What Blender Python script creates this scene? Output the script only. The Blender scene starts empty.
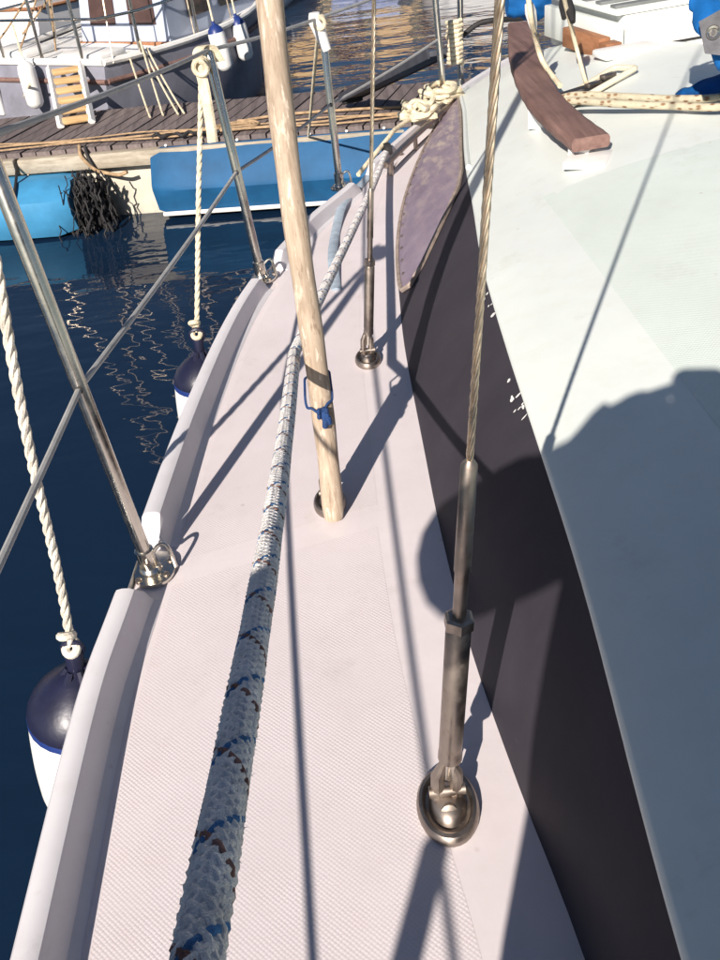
import bpy, bmesh, math, random
import numpy as np
from mathutils import Vector, Matrix
random.seed(7)
scene = bpy.context.scene
col = scene.collection
R = math.radians

# ------------------------------------------------------------------ camera
PITCH, ROLL, EYE = R(35), R(7), 1.0
u0 = Vector((0, math.sin(PITCH), math.cos(PITCH)))
r0 = Vector((1, 0, 0))
fwd = Vector((0, math.cos(PITCH), -math.sin(PITCH)))
cr = r0 * math.cos(ROLL) - u0 * math.sin(ROLL)
cu = r0 * math.sin(ROLL) + u0 * math.cos(ROLL)
cam = bpy.data.cameras.new('camera')
cam.sensor_fit = 'VERTICAL'
cam.sensor_height = 36.0
cam.lens = 36.0 * 942 / 960
cam.clip_start = 0.02
cam.clip_end = 3000
cam_o = bpy.data.objects.new('camera', cam)
col.objects.link(cam_o)
m = Matrix((cr, cu, -fwd)).transposed().to_4x4()
m.translation = Vector((0, 0, EYE))
cam_o.matrix_world = m
scene.camera = cam_o

# ------------------------------------------------------------------ sky and sun
SUN_EL, SUN_AZ = R(30), R(203)
world = bpy.data.worlds.new('World')
scene.world = world
world.use_nodes = True
wn = world.node_tree.nodes
wl = world.node_tree.links
wn.clear()
sky = wn.new('ShaderNodeTexSky')
sky.sky_type = 'NISHITA'
sky.sun_disc = False
sky.sun_elevation = SUN_EL
sky.sun_rotation = SUN_AZ
sky.altitude = 0
sky.air_density = 0.75
sky.dust_density = 0.25
sky.ozone_density = 1.5
bg = wn.new('ShaderNodeBackground')
bg.inputs['Strength'].default_value = 0.05
wo = wn.new('ShaderNodeOutputWorld')
wl.new(sky.outputs[0], bg.inputs[0])
wl.new(bg.outputs[0], wo.inputs[0])
sl = bpy.data.lights.new('sun', 'SUN')
sl.energy = 5.0
sl.angle = R(0.53)
sl.color = (1.0, 0.91, 0.82)
sun = bpy.data.objects.new('sun', sl)
col.objects.link(sun)
sdir = Vector((math.sin(SUN_AZ) * math.cos(SUN_EL), math.cos(SUN_AZ) * math.cos(SUN_EL), math.sin(SUN_EL)))
sun.rotation_euler = sdir.to_track_quat('Z', 'Y').to_euler()
sun.location = sdir * 30
vs = scene.view_settings
vs.view_transform = 'Standard'
vs.look = 'None'
vs.gamma = 1.0
vs.use_curve_mapping = False
vs.exposure = 0.6
scene.render.engine = 'CYCLES'

# ------------------------------------------------------------------ materials
def srgb(r, g, b):
    f = lambda c: c / 12.92 if c <= 0.04045 else ((c + 0.055) / 1.055) ** 2.4
    return (f(r / 255), f(g / 255), f(b / 255), 1)

class NT:
    def __init__(s, name):
        s.m = bpy.data.materials.new(name)
        s.m.use_nodes = True
        s.n = s.m.node_tree.nodes
        s.l = s.m.node_tree.links
        s.b = s.n['Principled BSDF']
    def node(s, t, **kw):
        n = s.n.new(t)
        for k, v in kw.items():
            if hasattr(n, k):
                setattr(n, k, v)
        return n
    def link(s, a, b):
        s.l.new(a, b)
    def coords(s, kind='Object', scale=(1, 1, 1), rot=(0, 0, 0)):
        tc = s.node('ShaderNodeTexCoord')
        mp = s.node('ShaderNodeMapping')
        mp.inputs['Scale'].default_value = scale
        mp.inputs['Rotation'].default_value = rot
        s.link(tc.outputs[kind], mp.inputs[0])
        return mp.outputs[0]
    def noise(s, vec, scale, detail=4, rough=0.6):
        n = s.node('ShaderNodeTexNoise')
        n.inputs['Scale'].default_value = scale
        n.inputs['Detail'].default_value = detail
        n.inputs['Roughness'].default_value = rough
        s.link(vec, n.inputs['Vector'])
        return n.outputs['Fac']
    def ramp(s, fac, stops):
        r = s.node('ShaderNodeValToRGB')
        e = r.color_ramp.elements
        while len(e) < len(stops):
            e.new(0.5)
        for i, (p, c) in enumerate(stops):
            e[i].position = p
            e[i].color = c if len(c) == 4 else (*c, 1)
        s.link(fac, r.inputs[0])
        return r.outputs[0]
    def mix(s, fac, a, b, mode='MIX'):
        x = s.node('ShaderNodeMix')
        x.data_type = 'RGBA'
        x.blend_type = mode
        for sock, v in ((x.inputs[0], fac), (x.inputs[6], a), (x.inputs[7], b)):
            if isinstance(v, (int, float)):
                sock.default_value = v
            elif isinstance(v, (tuple, list)):
                sock.default_value = v if len(v) == 4 else (*v, 1)
            else:
                s.link(v, sock)
        return x.outputs[2]
    def math(s, op, a, b=None):
        x = s.node('ShaderNodeMath')
        x.operation = op
        for i, v in enumerate((a, b)):
            if v is None:
                continue
            if isinstance(v, (int, float)):
                x.inputs[i].default_value = v
            else:
                s.link(v, x.inputs[i])
        return x.outputs[0]
    def bump(s, h, strength=0.3, dist=0.01, prev=None):
        b = s.node('ShaderNodeBump')
        b.inputs['Strength'].default_value = strength
        b.inputs['Distance'].default_value = dist
        s.link(h, b.inputs['Height'])
        if prev is not None:
            s.link(prev, b.inputs['Normal'])
        s.link(b.outputs[0], s.b.inputs['Normal'])
        return b.outputs[0]
    def col(s, v):
        if isinstance(v, (tuple, list)):
            s.b.inputs['Base Color'].default_value = v if len(v) == 4 else (*v, 1)
        else:
            s.link(v, s.b.inputs['Base Color'])
    def setp(s, rough=None, metal=None, spec=None, coat=None):
        if rough is not None:
            if isinstance(rough, (int, float)):
                s.b.inputs['Roughness'].default_value = rough
            else:
                s.link(rough, s.b.inputs['Roughness'])
        if metal is not None:
            s.b.inputs['Metallic'].default_value = metal
        if spec is not None:
            s.b.inputs['Specular IOR Level'].default_value = spec
        if coat is not None:
            s.b.inputs['Coat Weight'].default_value = coat

def worn(name, c, rough=0.5, metal=0.0, var=0.25, scale=12.0, bump=0.15, bscale=60.0, dirt=None, spec=0.5, stretch=(1, 1, 1), coord='Object'):
    t = NT(name)
    v = t.coords(coord, stretch)
    n = t.noise(v, scale, 5, 0.62)
    lo = tuple(x * (1 - var) for x in c[:3])
    hi = tuple(min(1, x * (1 + var)) for x in c[:3])
    cc = t.ramp(n, [(0.3, lo), (0.7, hi)])
    if dirt is not None:
        d = t.noise(v, scale * 0.37, 6, 0.7)
        f = t.ramp(d, [(0.52, (0, 0, 0)), (0.75, (1, 1, 1))])
        cc = t.mix(t.math('MULTIPLY', f, dirt[1]), cc, dirt[0])
    t.col(cc)
    t.setp(rough, metal, spec)
    n2 = t.noise(v, bscale, 3, 0.5)
    if bump:
        t.bump(n2, bump, 0.004)
    return t.m

def gelcoat(name, c, stain, nonskid=False, tint=None):
    t = NT(name)
    v = t.coords('Object')
    n = t.noise(v, 3.1, 6, 0.65)
    n2 = t.noise(v, 21.0, 4, 0.6)
    cc = t.ramp(n, [(0.3, tuple(x * 0.93 for x in c)), (0.7, tuple(min(1, x * 1.04) for x in c))])
    f = t.ramp(n2, [(0.5, (0, 0, 0)), (0.82, (1, 1, 1))])
    cc = t.mix(t.math('MULTIPLY', f, 0.22), cc, stain)
    big = t.ramp(t.noise(v, 7.0, 8, 0.75), [(0.58, (0, 0, 0)), (0.75, (1, 1, 1))])
    cc = t.mix(t.math('MULTIPLY', big, 0.38), cc, tuple(x * 0.8 for x in stain))
    vo = t.node('ShaderNodeTexVoronoi')
    vo.inputs['Scale'].default_value = 9.0
    t.link(v, vo.inputs['Vector'])
    spot = t.ramp(vo.outputs['Distance'], [(0.02, (1, 1, 1)), (0.05, (0, 0, 0))])
    cc = t.mix(t.math('MULTIPLY', spot, 0.3), cc, (0.25, 0.17, 0.12))
    t.setp(0.42 if not nonskid else 0.6, 0, 0.45)
    if nonskid:
        v2 = t.coords('Object', (1, 1, 0.0), (0, 0, R(45)))
        v2b = t.coords('Object', (1.0, 0.72, 0.0), (0, 0, R(0)))
        w = t.node('ShaderNodeTexVoronoi')
        w.inputs['Scale'].default_value = 215
        w.inputs['Randomness'].default_value = 0.12
        t.link(v2, w.inputs['Vector'])
        d = t.ramp(w.outputs['Distance'], [(0.18, (1, 1, 1)), (0.6, (0, 0, 0))])
        grime = t.math('MULTIPLY', t.ramp(w.outputs['Distance'], [(0.38, (0, 0, 0)), (0.66, (1, 1, 1))]), 0.13)
        cc = t.mix(grime, cc, tuple(x * 0.6 for x in stain))
        wear = t.ramp(t.noise(v, 4.5, 6, 0.7), [(0.35, (0.25, 0.25, 0.25)), (0.65, (1, 1, 1))])
        t.bump(t.math('MULTIPLY', d, wear), 0.33, 0.0010)
    else:
        b = t.bump(t.noise(v, 90, 3), 0.06, 0.002)
        t.bump(n, 0.05, 0.02, b)
    t.col(cc)
    return t.m

def metal(name, c=(0.62, 0.58, 0.52), rough=0.24, rust=0.3):
    t = NT(name)
    v = t.coords('Object')
    n = t.noise(v, 35, 5, 0.6)
    f = t.ramp(t.noise(v, 60, 6, 0.7), [(0.52, (0, 0, 0)), (0.78, (1, 1, 1))])
    cc = t.mix(t.math('MULTIPLY', f, rust), c, (0.19, 0.11, 0.06))
    t.col(cc)
    t.setp(t.ramp(n, [(0.3, (rough * 0.7,) * 3), (0.7, (rough * 1.6,) * 3)]), 1.0)
    t.bump(n, 0.08, 0.002)
    return t.m

def wood(name, a, b, axis=1, scale=8.0, rough=0.65, ring=18.0, flecks=0.0):
    t = NT(name)
    st = [ring, ring, ring]
    st[axis] = 1.2
    v = t.coords('Object', tuple(st))
    n = t.noise(v, 2.2, 8, 0.68)
    n1 = t.noise(t.coords('Object'), 6, 4)
    cc = t.ramp(n, [(0.28, a), (0.48, tuple((x + y) / 2 for x, y in zip(a, b))), (0.72, b)])
    cc = t.mix(t.math('MULTIPLY', t.ramp(n1, [(0.45, (0, 0, 0)), (0.7, (1, 1, 1))]), 0.35), cc, tuple(x * 0.55 for x in a))
    if flecks:
        st2 = [1.0, 1.0, 1.0]
        st2[axis] = 0.22
        fl = t.noise(t.coords('Object', tuple(st2)), 95, 4, 0.65)
        cc = t.mix(t.math('MULTIPLY', t.ramp(fl, [(0.56, (0, 0, 0)), (0.66, (1, 1, 1))]), flecks), cc, (0.80, 0.70, 0.58))
        cc = t.mix(t.math('MULTIPLY', t.ramp(fl, [(0.32, (1, 1, 1)), (0.40, (0, 0, 0))]), flecks), cc, (0.17, 0.11, 0.07))
        kn = t.node('ShaderNodeTexVoronoi')
        kn.inputs['Scale'].default_value = 7.0
        t.link(t.coords('Object', tuple(st2[::1])), kn.inputs['Vector'])
        cc = t.mix(t.math('MULTIPLY', t.ramp(kn.outputs['Distance'], [(0.05, (1, 1, 1)), (0.13, (0, 0, 0))]), 0.7), cc, (0.16, 0.085, 0.045))
    t.col(cc)
    t.setp(rough, 0, 0.35)
    t.bump(n, 0.3, 0.003)
    return t.m

def flecked_rope(name, base, fleck1, fleck2, along=1.0, cols=4.0, thr=0.32):
    t = NT(name)
    tc = t.node('ShaderNodeTexCoord')
    mp = t.node('ShaderNodeMapping')
    mp.inputs['Scale'].default_value = (cols, along, 1)
    t.link(tc.outputs['UV'], mp.inputs[0])
    vo = t.node('ShaderNodeTexVoronoi')
    vo.voronoi_dimensions = '2D'
    vo.inputs['Scale'].default_value = 1.0
    vo.inputs['Randomness'].default_value = 0.75
    t.link(mp.outputs[0], vo.inputs['Vector'])
    nz = t.noise(tc.outputs['UV'], 420, 3, 0.6)
    d = t.math('ADD', vo.outputs['Distance'], t.math('MULTIPLY', t.math('SUBTRACT', nz, 0.5), 0.7))
    mask = t.ramp(d, [(thr - 0.05, (1, 1, 1)), (thr + 0.06, (0, 0, 0))])
    sep = t.node('ShaderNodeSeparateColor')
    t.link(vo.outputs['Color'], sep.inputs[0])
    pick = t.ramp(sep.outputs[0], [(0.58, (0, 0, 0)), (0.60, (1, 1, 1))])
    fc = t.mix(pick, fleck1, fleck2)
    on = t.ramp(sep.outputs[1], [(0.30, (0, 0, 0)), (0.32, (1, 1, 1))])
    n = t.noise(t.coords('Object'), 40, 5, 0.7)
    bc = t.ramp(n, [(0.3, tuple(x * 0.72 for x in base)), (0.7, base)])
    t.col(t.mix(t.math('MULTIPLY', t.math('MULTIPLY', mask, on), 0.9), bc, fc))
    t.setp(0.9, 0, 0.2)
    w = t.node('ShaderNodeTexWave')
    w.inputs['Scale'].default_value = 1.0
    mp2 = t.node('ShaderNodeMapping')
    mp2.inputs['Scale'].default_value = (8, along * 8, 1)
    mp2.inputs['Rotation'].default_value = (0, 0, R(40))
    t.link(tc.outputs['UV'], mp2.inputs[0])
    t.link(mp2.outputs[0], w.inputs['Vector'])
    b = t.bump(w.outputs['Fac'], 0.5, 0.002)
    t.bump(nz, 0.6, 0.002, b)
    return t.m

M = {}
M['deck'] = gelcoat('deck_gelcoat', (0.71, 0.65, 0.66), (0.6, 0.52, 0.46))
M['nonskid'] = gelcoat('deck_nonskid', (0.69, 0.63, 0.64), (0.58, 0.48, 0.44), True)
M['roof'] = gelcoat('roof_gelcoat', (0.715, 0.76, 0.725), (0.6, 0.58, 0.48))
M['roofpanel'] = gelcoat('roof_nonskid', (0.65, 0.72, 0.675), (0.52, 0.55, 0.47), True)
M['rail'] = gelcoat('rail_gelcoat', (0.70, 0.68, 0.70), (0.5, 0.44, 0.4))
M['hull'] = gelcoat('hull_gelcoat', (0.78, 0.77, 0.76), (0.55, 0.5, 0.4))
M['steel'] = metal('stainless_steel', (0.64, 0.60, 0.53), 0.2, 0.25)
M['steel_dull'] = metal('weathered_steel', (0.36, 0.31, 0.27), 0.40, 0.6)
M['wire'] = metal('rigging_wire', (0.60, 0.50, 0.38), 0.3, 0.45)
M['teak'] = wood('oiled_teak', (0.12, 0.066, 0.055), (0.27, 0.165, 0.14), 1, ring=30)
M['teak_raw'] = wood('raw_teak', (0.20, 0.085, 0.04), (0.42, 0.2, 0.1), 1)
M['pole'] = wood('weathered_pole', (0.27, 0.20, 0.14), (0.58, 0.47, 0.36), 2, ring=60, flecks=0.6)
M['white'] = worn('white_paint', (0.78, 0.77, 0.74), 0.45, var=0.08, dirt=((0.4, 0.36, 0.3), 0.4))
M['cream_rope'] = worn('cream_rope', (0.66, 0.58, 0.42), 0.9, var=0.3, scale=30, bump=0.5, bscale=240, spec=0.15)
M['white_rope'] = worn('white_rope', (0.62, 0.58, 0.50), 0.9, var=0.25, scale=25, bump=0.5, bscale=260, dirt=((0.3, 0.26, 0.2), 0.4), spec=0.15)
M['tan_rope'] = worn('tan_rope', (0.36, 0.25, 0.15), 0.9, var=0.35, scale=30, bump=0.5, bscale=220, spec=0.15)
M['black_rubber'] = worn('black_rubber', (0.018, 0.017, 0.018), 0.7, var=0.4, scale=20)
M['blue_canvas'] = worn('blue_canvas', (0.006, 0.095, 0.30), 0.8, var=0.3, scale=9, bump=0.4, bscale=70, spec=0.2)
M['blue_cord'] = worn('blue_cord', (0.008, 0.04, 0.14), 0.8, var=0.35, scale=60, bump=0.4, bscale=300)
M['flecked'] = flecked_rope('flecked_sheet_rope', (0.70, 0.66, 0.60), (0.02, 0.12, 0.32), (0.13, 0.05, 0.035), along=58.0, cols=4.0, thr=0.30)
M['flecked_cream'] = flecked_rope('flecked_cream_rope', (0.70, 0.63, 0.46), (0.22, 0.10, 0.04), (0.26, 0.13, 0.06), along=42.0, cols=4.0, thr=0.24)
M['band'] = worn('pale_blue_webbing', (0.33, 0.40, 0.47), 0.85, var=0.2, scale=40, bump=0.5, bscale=160)
M['navy_vinyl'] = worn('navy_vinyl', (0.012, 0.013, 0.035), 0.38, var=0.3, scale=14)
M['blue_line'] = worn('blue_vinyl', (0.015, 0.035, 0.16), 0.4, var=0.1)
M['white_vinyl'] = worn('white_vinyl', (0.78, 0.78, 0.76), 0.35, var=0.08, dirt=((0.45, 0.42, 0.36), 0.35))
M['rope_white'] = worn('braid_white_yarn', (0.86, 0.83, 0.80), 0.9, var=0.16, scale=60, bump=0.6, bscale=900, spec=0.15, dirt=((0.5, 0.45, 0.41), 0.5))
M['rope_blue'] = worn('braid_blue_yarn', (0.08, 0.21, 0.42), 0.9, var=0.4, scale=60, bump=0.6, bscale=900, spec=0.15)
M['rope_brown'] = worn('braid_brown_yarn', (0.27, 0.15, 0.12), 0.9, var=0.4, scale=60, bump=0.6, bscale=900, spec=0.15)
M['dark'] = worn('dark_void', (0.02, 0.02, 0.024), 0.6, var=0.3)

def cabin_paint():
    t = NT('dark_cabin_paint')
    v = t.coords('Object')
    n = t.noise(v, 5, 6, 0.65)
    cc = t.ramp(n, [(0.3, (0.032, 0.029, 0.038)), (0.7, (0.048, 0.043, 0.054))])
    sc = t.ramp(t.noise(t.coords('Object', (1, 0.25, 1)), 60, 5, 0.75), [(0.68, (0, 0, 0)), (0.78, (1, 1, 1))])
    cc = t.mix(t.math('MULTIPLY', sc, 0.25), cc, (0.3, 0.27, 0.26))
    t.col(cc)
    t.setp(0.6, 0, 0.12)
    t.bump(t.noise(v, 130, 3), 0.08, 0.002)
    return t.m
M['cabin'] = cabin_paint()

def purple():
    t = NT('sun_crazed_purple_acrylic')
    v = t.coords('Object')
    n = t.noise(v, 9, 6, 0.7)
    cc = t.ramp(n, [(0.3, (0.165, 0.128, 0.185)), (0.7, (0.27, 0.215, 0.275))])
    pe = t.ramp(t.noise(t.coords('Object', (5, 1.2, 1.5), (0, 0, R(38))), 6.5, 6, 0.72), [(0.47, (0, 0, 0)), (0.60, (1, 1, 1))])
    sep = t.node('ShaderNodeSeparateXYZ')
    t.link(v, sep.inputs[0])
    grow = t.ramp(t.math('MULTIPLY', t.math('SUBTRACT', sep.outputs[1], 2.5), 0.9), [(0.0, (0.12, 0.12, 0.12)), (0.6, (0.9, 0.9, 0.9))])
    cc = t.mix(t.math('MULTIPLY', pe, grow), cc, (0.46, 0.38, 0.33))
    edge = t.ramp(t.noise(v, 34, 5, 0.7), [(0.6, (0, 0, 0)), (0.7, (1, 1, 1))])
    cc = t.mix(t.math('MULTIPLY', edge, 0.25), cc, (0.07, 0.045, 0.05))
    t.col(cc)
    t.setp(0.45, 0, 0.4)
    t.bump(n, 0.12, 0.004)
    return t.m
M['purple'] = purple()

def water_mat():
    t = NT('harbour_water')
    v = t.coords('Object', (1.0, 2.3, 1.0), (0, 0, R(-9)))
    v2 = t.coords('Object', (1.0, 1.7, 1.0), (0, 0, R(24)))
    a = t.noise(v, 1.15, 3, 0.5)
    b = t.noise(v2, 4.2, 3, 0.5)
    h = t.math('ADD', t.math('MULTIPLY', a, 1.0), t.math('MULTIPLY', b, 0.16))
    t.col((0.006, 0.018, 0.042))
    t.setp(0.03, 0, 0.5)
    t.b.inputs['IOR'].default_value = 1.333
    t.bump(h, 0.32, 0.06)
    return t.m
M['water'] = water_mat()

# ------------------------------------------------------------------ mesh helpers
class MB:
    def __init__(s):
        s.v = []
        s.f = []
        s.uv = {}
        s.mi = []
        s.cur = 0
    def add(s, vs, fs):
        o = len(s.v)
        s.v += [tuple(p) for p in vs]
        s.f += [tuple(i + o for i in f) for f in fs]
        s.mi += [s.cur] * len(fs)
        return s
    def box(s, c, d, rz=0.0, rot=None, bev=0.0):
        c = Vector(c)
        hx, hy, hz = d[0] / 2, d[1] / 2, d[2] / 2
        rm = rot if rot is not None else Matrix.Rotation(rz, 3, 'Z')
        if bev <= 0:
            P = [(-hx, -hy, -hz), (hx, -hy, -hz), (hx, hy, -hz), (-hx, hy, -hz), (-hx, -hy, hz), (hx, -hy, hz), (hx, hy, hz), (-hx, hy, hz)]
            F = [(0, 3, 2, 1), (4, 5, 6, 7), (0, 1, 5, 4), (1, 2, 6, 5), (2, 3, 7, 6), (3, 0, 4, 7)]
            return s.add([c + rm @ Vector(p) for p in P], F)
        bm = bmesh.new()
        bmesh.ops.create_cube(bm, size=1)
        for q in bm.verts:
            q.co = Vector((q.co.x * d[0], q.co.y * d[1], q.co.z * d[2]))
        bmesh.ops.bevel(bm, geom=bm.edges[:], offset=bev, segments=2, affect='EDGES', profile=0.5)
        bm.verts.index_update()
        s.add([c + rm @ q.co for q in bm.verts], [[q.index for q in f.verts] for f in bm.faces])
        bm.free()
        return s
    def tube(s, pts, r, seg=10, cap=True, uv=False, mod=None):
        pts = [Vector(p) for p in pts]
        n = len(pts)
        rr = r if isinstance(r, (list, tuple)) else [r] * n
        tang = []
        for i in range(n):
            a = pts[max(0, i - 1)]
            b = pts[min(n - 1, i + 1)]
            d = (b - a)
            tang.append(d.normalized() if d.length > 1e-9 else Vector((0, 0, 1)))
        ref = Vector((0, 0, 1)) if abs(tang[0].z) < 0.9 else Vector((1, 0, 0))
        nx = tang[0].cross(ref).normalized()
        vs = []
        L = 0.0
        Ls = []
        for i in range(n):
            if i:
                L += (pts[i] - pts[i - 1]).length
                nx = (nx - tang[i] * nx.dot(tang[i]))
                nx = nx.normalized() if nx.length > 1e-9 else tang[i].orthogonal().normalized()
            Ls.append(L)
            ny = tang[i].cross(nx)
            for k in range(seg):
                a = 2 * math.pi * k / seg
                q = rr[i] * (mod(L, a) if mod else 1.0)
                vs.append(pts[i] + nx * math.cos(a) * q + ny * math.sin(a) * q)
        fs = []
        o = len(s.v)
        for i in range(n - 1):
            for k in range(seg):
                k2 = (k + 1) % seg
                if uv:
                    s.uv[len(s.f) + len(fs)] = [(k / seg, Ls[i]), ((k + 1) / seg, Ls[i]), ((k + 1) / seg, Ls[i + 1]), (k / seg, Ls[i + 1])]
                fs.append((i * seg + k, i * seg + k2, (i + 1) * seg + k2, (i + 1) * seg + k))
        if cap:
            fs.append(tuple(range(seg))[::-1])
            fs.append(tuple((n - 1) * seg + k for k in range(seg)))
        return s.add(vs, fs)
    def lathe(s, prof, origin, axis=(0, 0, 1), seg=20, sx=1.0, sy=1.0, rz=0.0):
        q = Vector(axis).normalized().to_track_quat('Z', 'Y').to_matrix() @ Matrix.Rotation(rz, 3, 'Z')
        o = Vector(origin)
        vs, fs = [], []
        for (r, z) in prof:
            for k in range(seg):
                a = 2 * math.pi * k / seg
                vs.append(o + q @ Vector((r * sx * math.cos(a), r * sy * math.sin(a), z)))
        for i in range(len(prof) - 1):
            for k in range(seg):
                k2 = (k + 1) % seg
                fs.append((i * seg + k, i * seg + k2, (i + 1) * seg + k2, (i + 1) * seg + k))
        fs.append(tuple(range(seg))[::-1])
        fs.append(tuple((len(prof) - 1) * seg + k for k in range(seg)))
        return s.add(vs, fs)
    def prism(s, poly, z0, z1):
        n = len(poly)
        vs = [(x, y, z0) for x, y in poly] + [(x, y, z1) for x, y in poly]
        fs = [tuple(range(n))[::-1], tuple(range(n, 2 * n))] + [(i, (i + 1) % n, n + (i + 1) % n, n + i) for i in range(n)]
        return s.add(vs, fs)
    def sweep(s, prof, path, closed_prof=True, up=(0, 0, 1), cap=True, scale=None):
        # prof: list of (n, z) with n along the left normal of the path in plan
        path = [Vector(p) for p in path]
        n, k = len(path), len(prof)
        vs = []
        for i, p in enumerate(path):
            d = path[min(n - 1, i + 1)] - path[max(0, i - 1)]
            d.z = 0
            d.normalize()
            nn = Vector((d.y, -d.x, 0))
            sc = scale[i] if scale else 1.0
            for (a, z) in prof:
                vs.append(p + nn * a * sc + Vector((0, 0, z * sc)))
        fs = []
        kk = k if closed_prof else k - 1
        for i in range(n - 1):
            for j in range(kk):
                j2 = (j + 1) % k
                fs.append((i * k + j, (i + 1) * k + j, (i + 1) * k + j2, i * k + j2))
        if cap and closed_prof:
            fs.append(tuple(range(k)))
            fs.append(tuple((n - 1) * k + j for j in range(k))[::-1])
        return s.add(vs, fs)
    def grid(s, rows):
        k = len(rows[0])
        vs = [p for r in rows for p in r]
        fs = []
        for i in range(len(rows) - 1):
            for j in range(k - 1):
                fs.append((i * k + j, i * k + j + 1, (i + 1) * k + j + 1, (i + 1) * k + j))
        return s.add(vs, fs)
    def mesh(s, name, mats, smooth=35.0, fix=True):
        me = bpy.data.meshes.new(name)
        me.from_pydata(s.v, [], s.f)
        if s.uv:
            ul = me.uv_layers.new(name='uv')
            for p in me.polygons:
                if p.index in s.uv:
                    for li, w in zip(p.loop_indices, s.uv[p.index]):
                        ul.data[li].uv = w
        for mm in (mats if isinstance(mats, (list, tuple)) else [mats]):
            me.materials.append(mm)
        for p, i in zip(me.polygons, s.mi):
            p.material_index = i
        if fix:
            bm = bmesh.new()
            bm.from_mesh(me)
            bmesh.ops.recalc_face_normals(bm, faces=bm.faces[:])
            bm.to_mesh(me)
            bm.free()
        if smooth:
            me.shade_smooth()
            me.set_sharp_from_angle(angle=R(smooth))
        me.update()
        return me
    def build(s, name, mats, parent=None, smooth=35.0, fix=True):
        return link(name, s.mesh(name, mats, smooth, fix), parent)

def link(name, me, parent=None, loc=None, rz=0.0):
    o = bpy.data.objects.new(name, me)
    col.objects.link(o)
    if loc is not None:
        o.location = loc
        o.rotation_euler.z = rz
    if parent is not None:
        o.parent = parent
        if parent.type == 'EMPTY':
            # the geometry is written in world coordinates: undo the place of the thing's base
            o.matrix_parent_inverse = Matrix.Translation(-parent.location)
    return o

def tag(o, label, cat, group=None, kind=None):
    if label:
        o['label'] = label
    if cat:
        o['category'] = cat
    if group:
        o['group'] = group
    if kind:
        o['kind'] = kind
    return o

def thing(name, loc, label, cat, group=None):
    o = bpy.data.objects.new(name, None)
    o.empty_display_size = 0.1
    o.location = loc
    col.objects.link(o)
    return tag(o, label, cat, group)

def V(*a):
    return Vector(a)

def cr_spline(pts, n=8):
    P = [Vector(p) for p in pts]
    P = [P[0] * 2 - P[1]] + P + [P[-1] * 2 - P[-2]]
    out = []
    for i in range(1, len(P) - 2):
        a, b, c, d = P[i - 1], P[i], P[i + 1], P[i + 2]
        for k in range(n):
            t = k / n
            out.append(0.5 * ((2 * b) + (c - a) * t + (2 * a - 5 * b + 4 * c - d) * t * t + (3 * b - a - 3 * c + d) * t ** 3))
    out.append(P[-2])
    return out

def lerp(a, b, t):
    return Vector(a) + (Vector(b) - Vector(a)) * t

def strand_rope(mb, pts, r, pitch, strands=3, seg=7, step=None):
    """laid rope: helical strands round a centre line"""
    pts = [Vector(p) for p in pts]
    step = step or pitch / 10
    fine = [pts[0]]
    for a, b in zip(pts, pts[1:]):
        k = max(1, int((b - a).length / step))
        for i in range(1, k + 1):
            fine.append(a + (b - a) * (i / k))
    n = len(fine)
    t0 = (fine[1] - fine[0]).normalized()
    nx = t0.orthogonal().normalized()
    frames = []
    L = 0
    for i in range(n):
        t = (fine[min(n - 1, i + 1)] - fine[max(0, i - 1)]).normalized()
        nx = (nx - t * nx.dot(t)).normalized()
        if i:
            L += (fine[i] - fine[i - 1]).length
        frames.append((fine[i], nx.copy(), t.cross(nx), L))
    rs = r * (0.53 if strands == 3 else 0.36)
    ro = r - rs
    for s_ in range(strands):
        q = []
        for (p, a, b, L) in frames:
            w = 2 * math.pi * (L / pitch + s_ / strands)
            q.append(p + a * math.cos(w) * ro + b * math.sin(w) * ro)
        mb.tube(q, rs, seg)
    return mb

# ================================================================== the setting
WATER_Z = -0.75
mb = MB()
mb.add([(-400, -400, WATER_Z), (400, -400, WATER_Z), (400, 600, WATER_Z), (-400, 600, WATER_Z)], [(0, 1, 2, 3)])
o = mb.build('water', M['water'], smooth=0)
o['kind'] = 'structure'

# ------------------------------------------------------------------ the yacht underfoot
CL = 1.05
yacht = thing('sailing_yacht', (CL, 1.0, WATER_Z), 'white yacht with dark cabin side whose side deck fills the foreground', 'sailing yacht')

RAIL = [(-.30, -2.6), (-.37, -1.9), (-.415, -1.1), (-.433, -.4), (-.435, .2), (-.432, .56), (-.426, .916), (-.403, 1.14), (-.34, 1.721),
        (-.244, 2.257), (-.082, 2.718), (.069, 3.019), (.254, 3.428), (.44, 3.80), (.60, 4.107), (.80, 4.42), (1.04, 4.74)]
rail_s = cr_spline([(x, y, 0) for x, y in RAIL], 14)
rys = [p.y for p in rail_s]
rxs = [p.x for p in rail_s]
def rail_x(y):
    return float(np.interp(y, rys, rxs))

BASE = [(.21, -1.0), (.205, -.4), (.198, .1), (.173, .506), (.150, .722), (.130, .968), (.125, 1.252), (.129, 1.501), (.138, 1.919), (.154, 2.19),
        (.180, 2.518), (.246, 2.92), (.372, 3.422), (.54, 3.95), (.66, 4.2)]
TOPE = [(.235, -1.0, .21), (.225, -.4, .21), (.216, .1, .21), (.222, .391, .212), (.257, .828, .22), (.274, 1.146, .22), (.289, 1.467, .22), (.317, 1.866, .21), (.365, 2.274, .19),
        (.420, 2.744, .16), (.525, 3.45, .10), (.585, 3.9, .055), (.67, 4.2, .012)]
bs = cr_spline([(x, y, 0) for x, y in BASE], 10)
ts = cr_spline(TOPE, 10)
by, bx_ = [p.y for p in bs], [p.x for p in bs]
ty, tx_, tz_ = [p.y for p in ts], [p.x for p in ts], [p.z for p in ts]
def xb(y): return float(np.interp(y, by, bx_))
def xt(y): return float(np.interp(y, ty, tx_))
def zt(y): return float(np.interp(y, ty, tz_))
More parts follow.
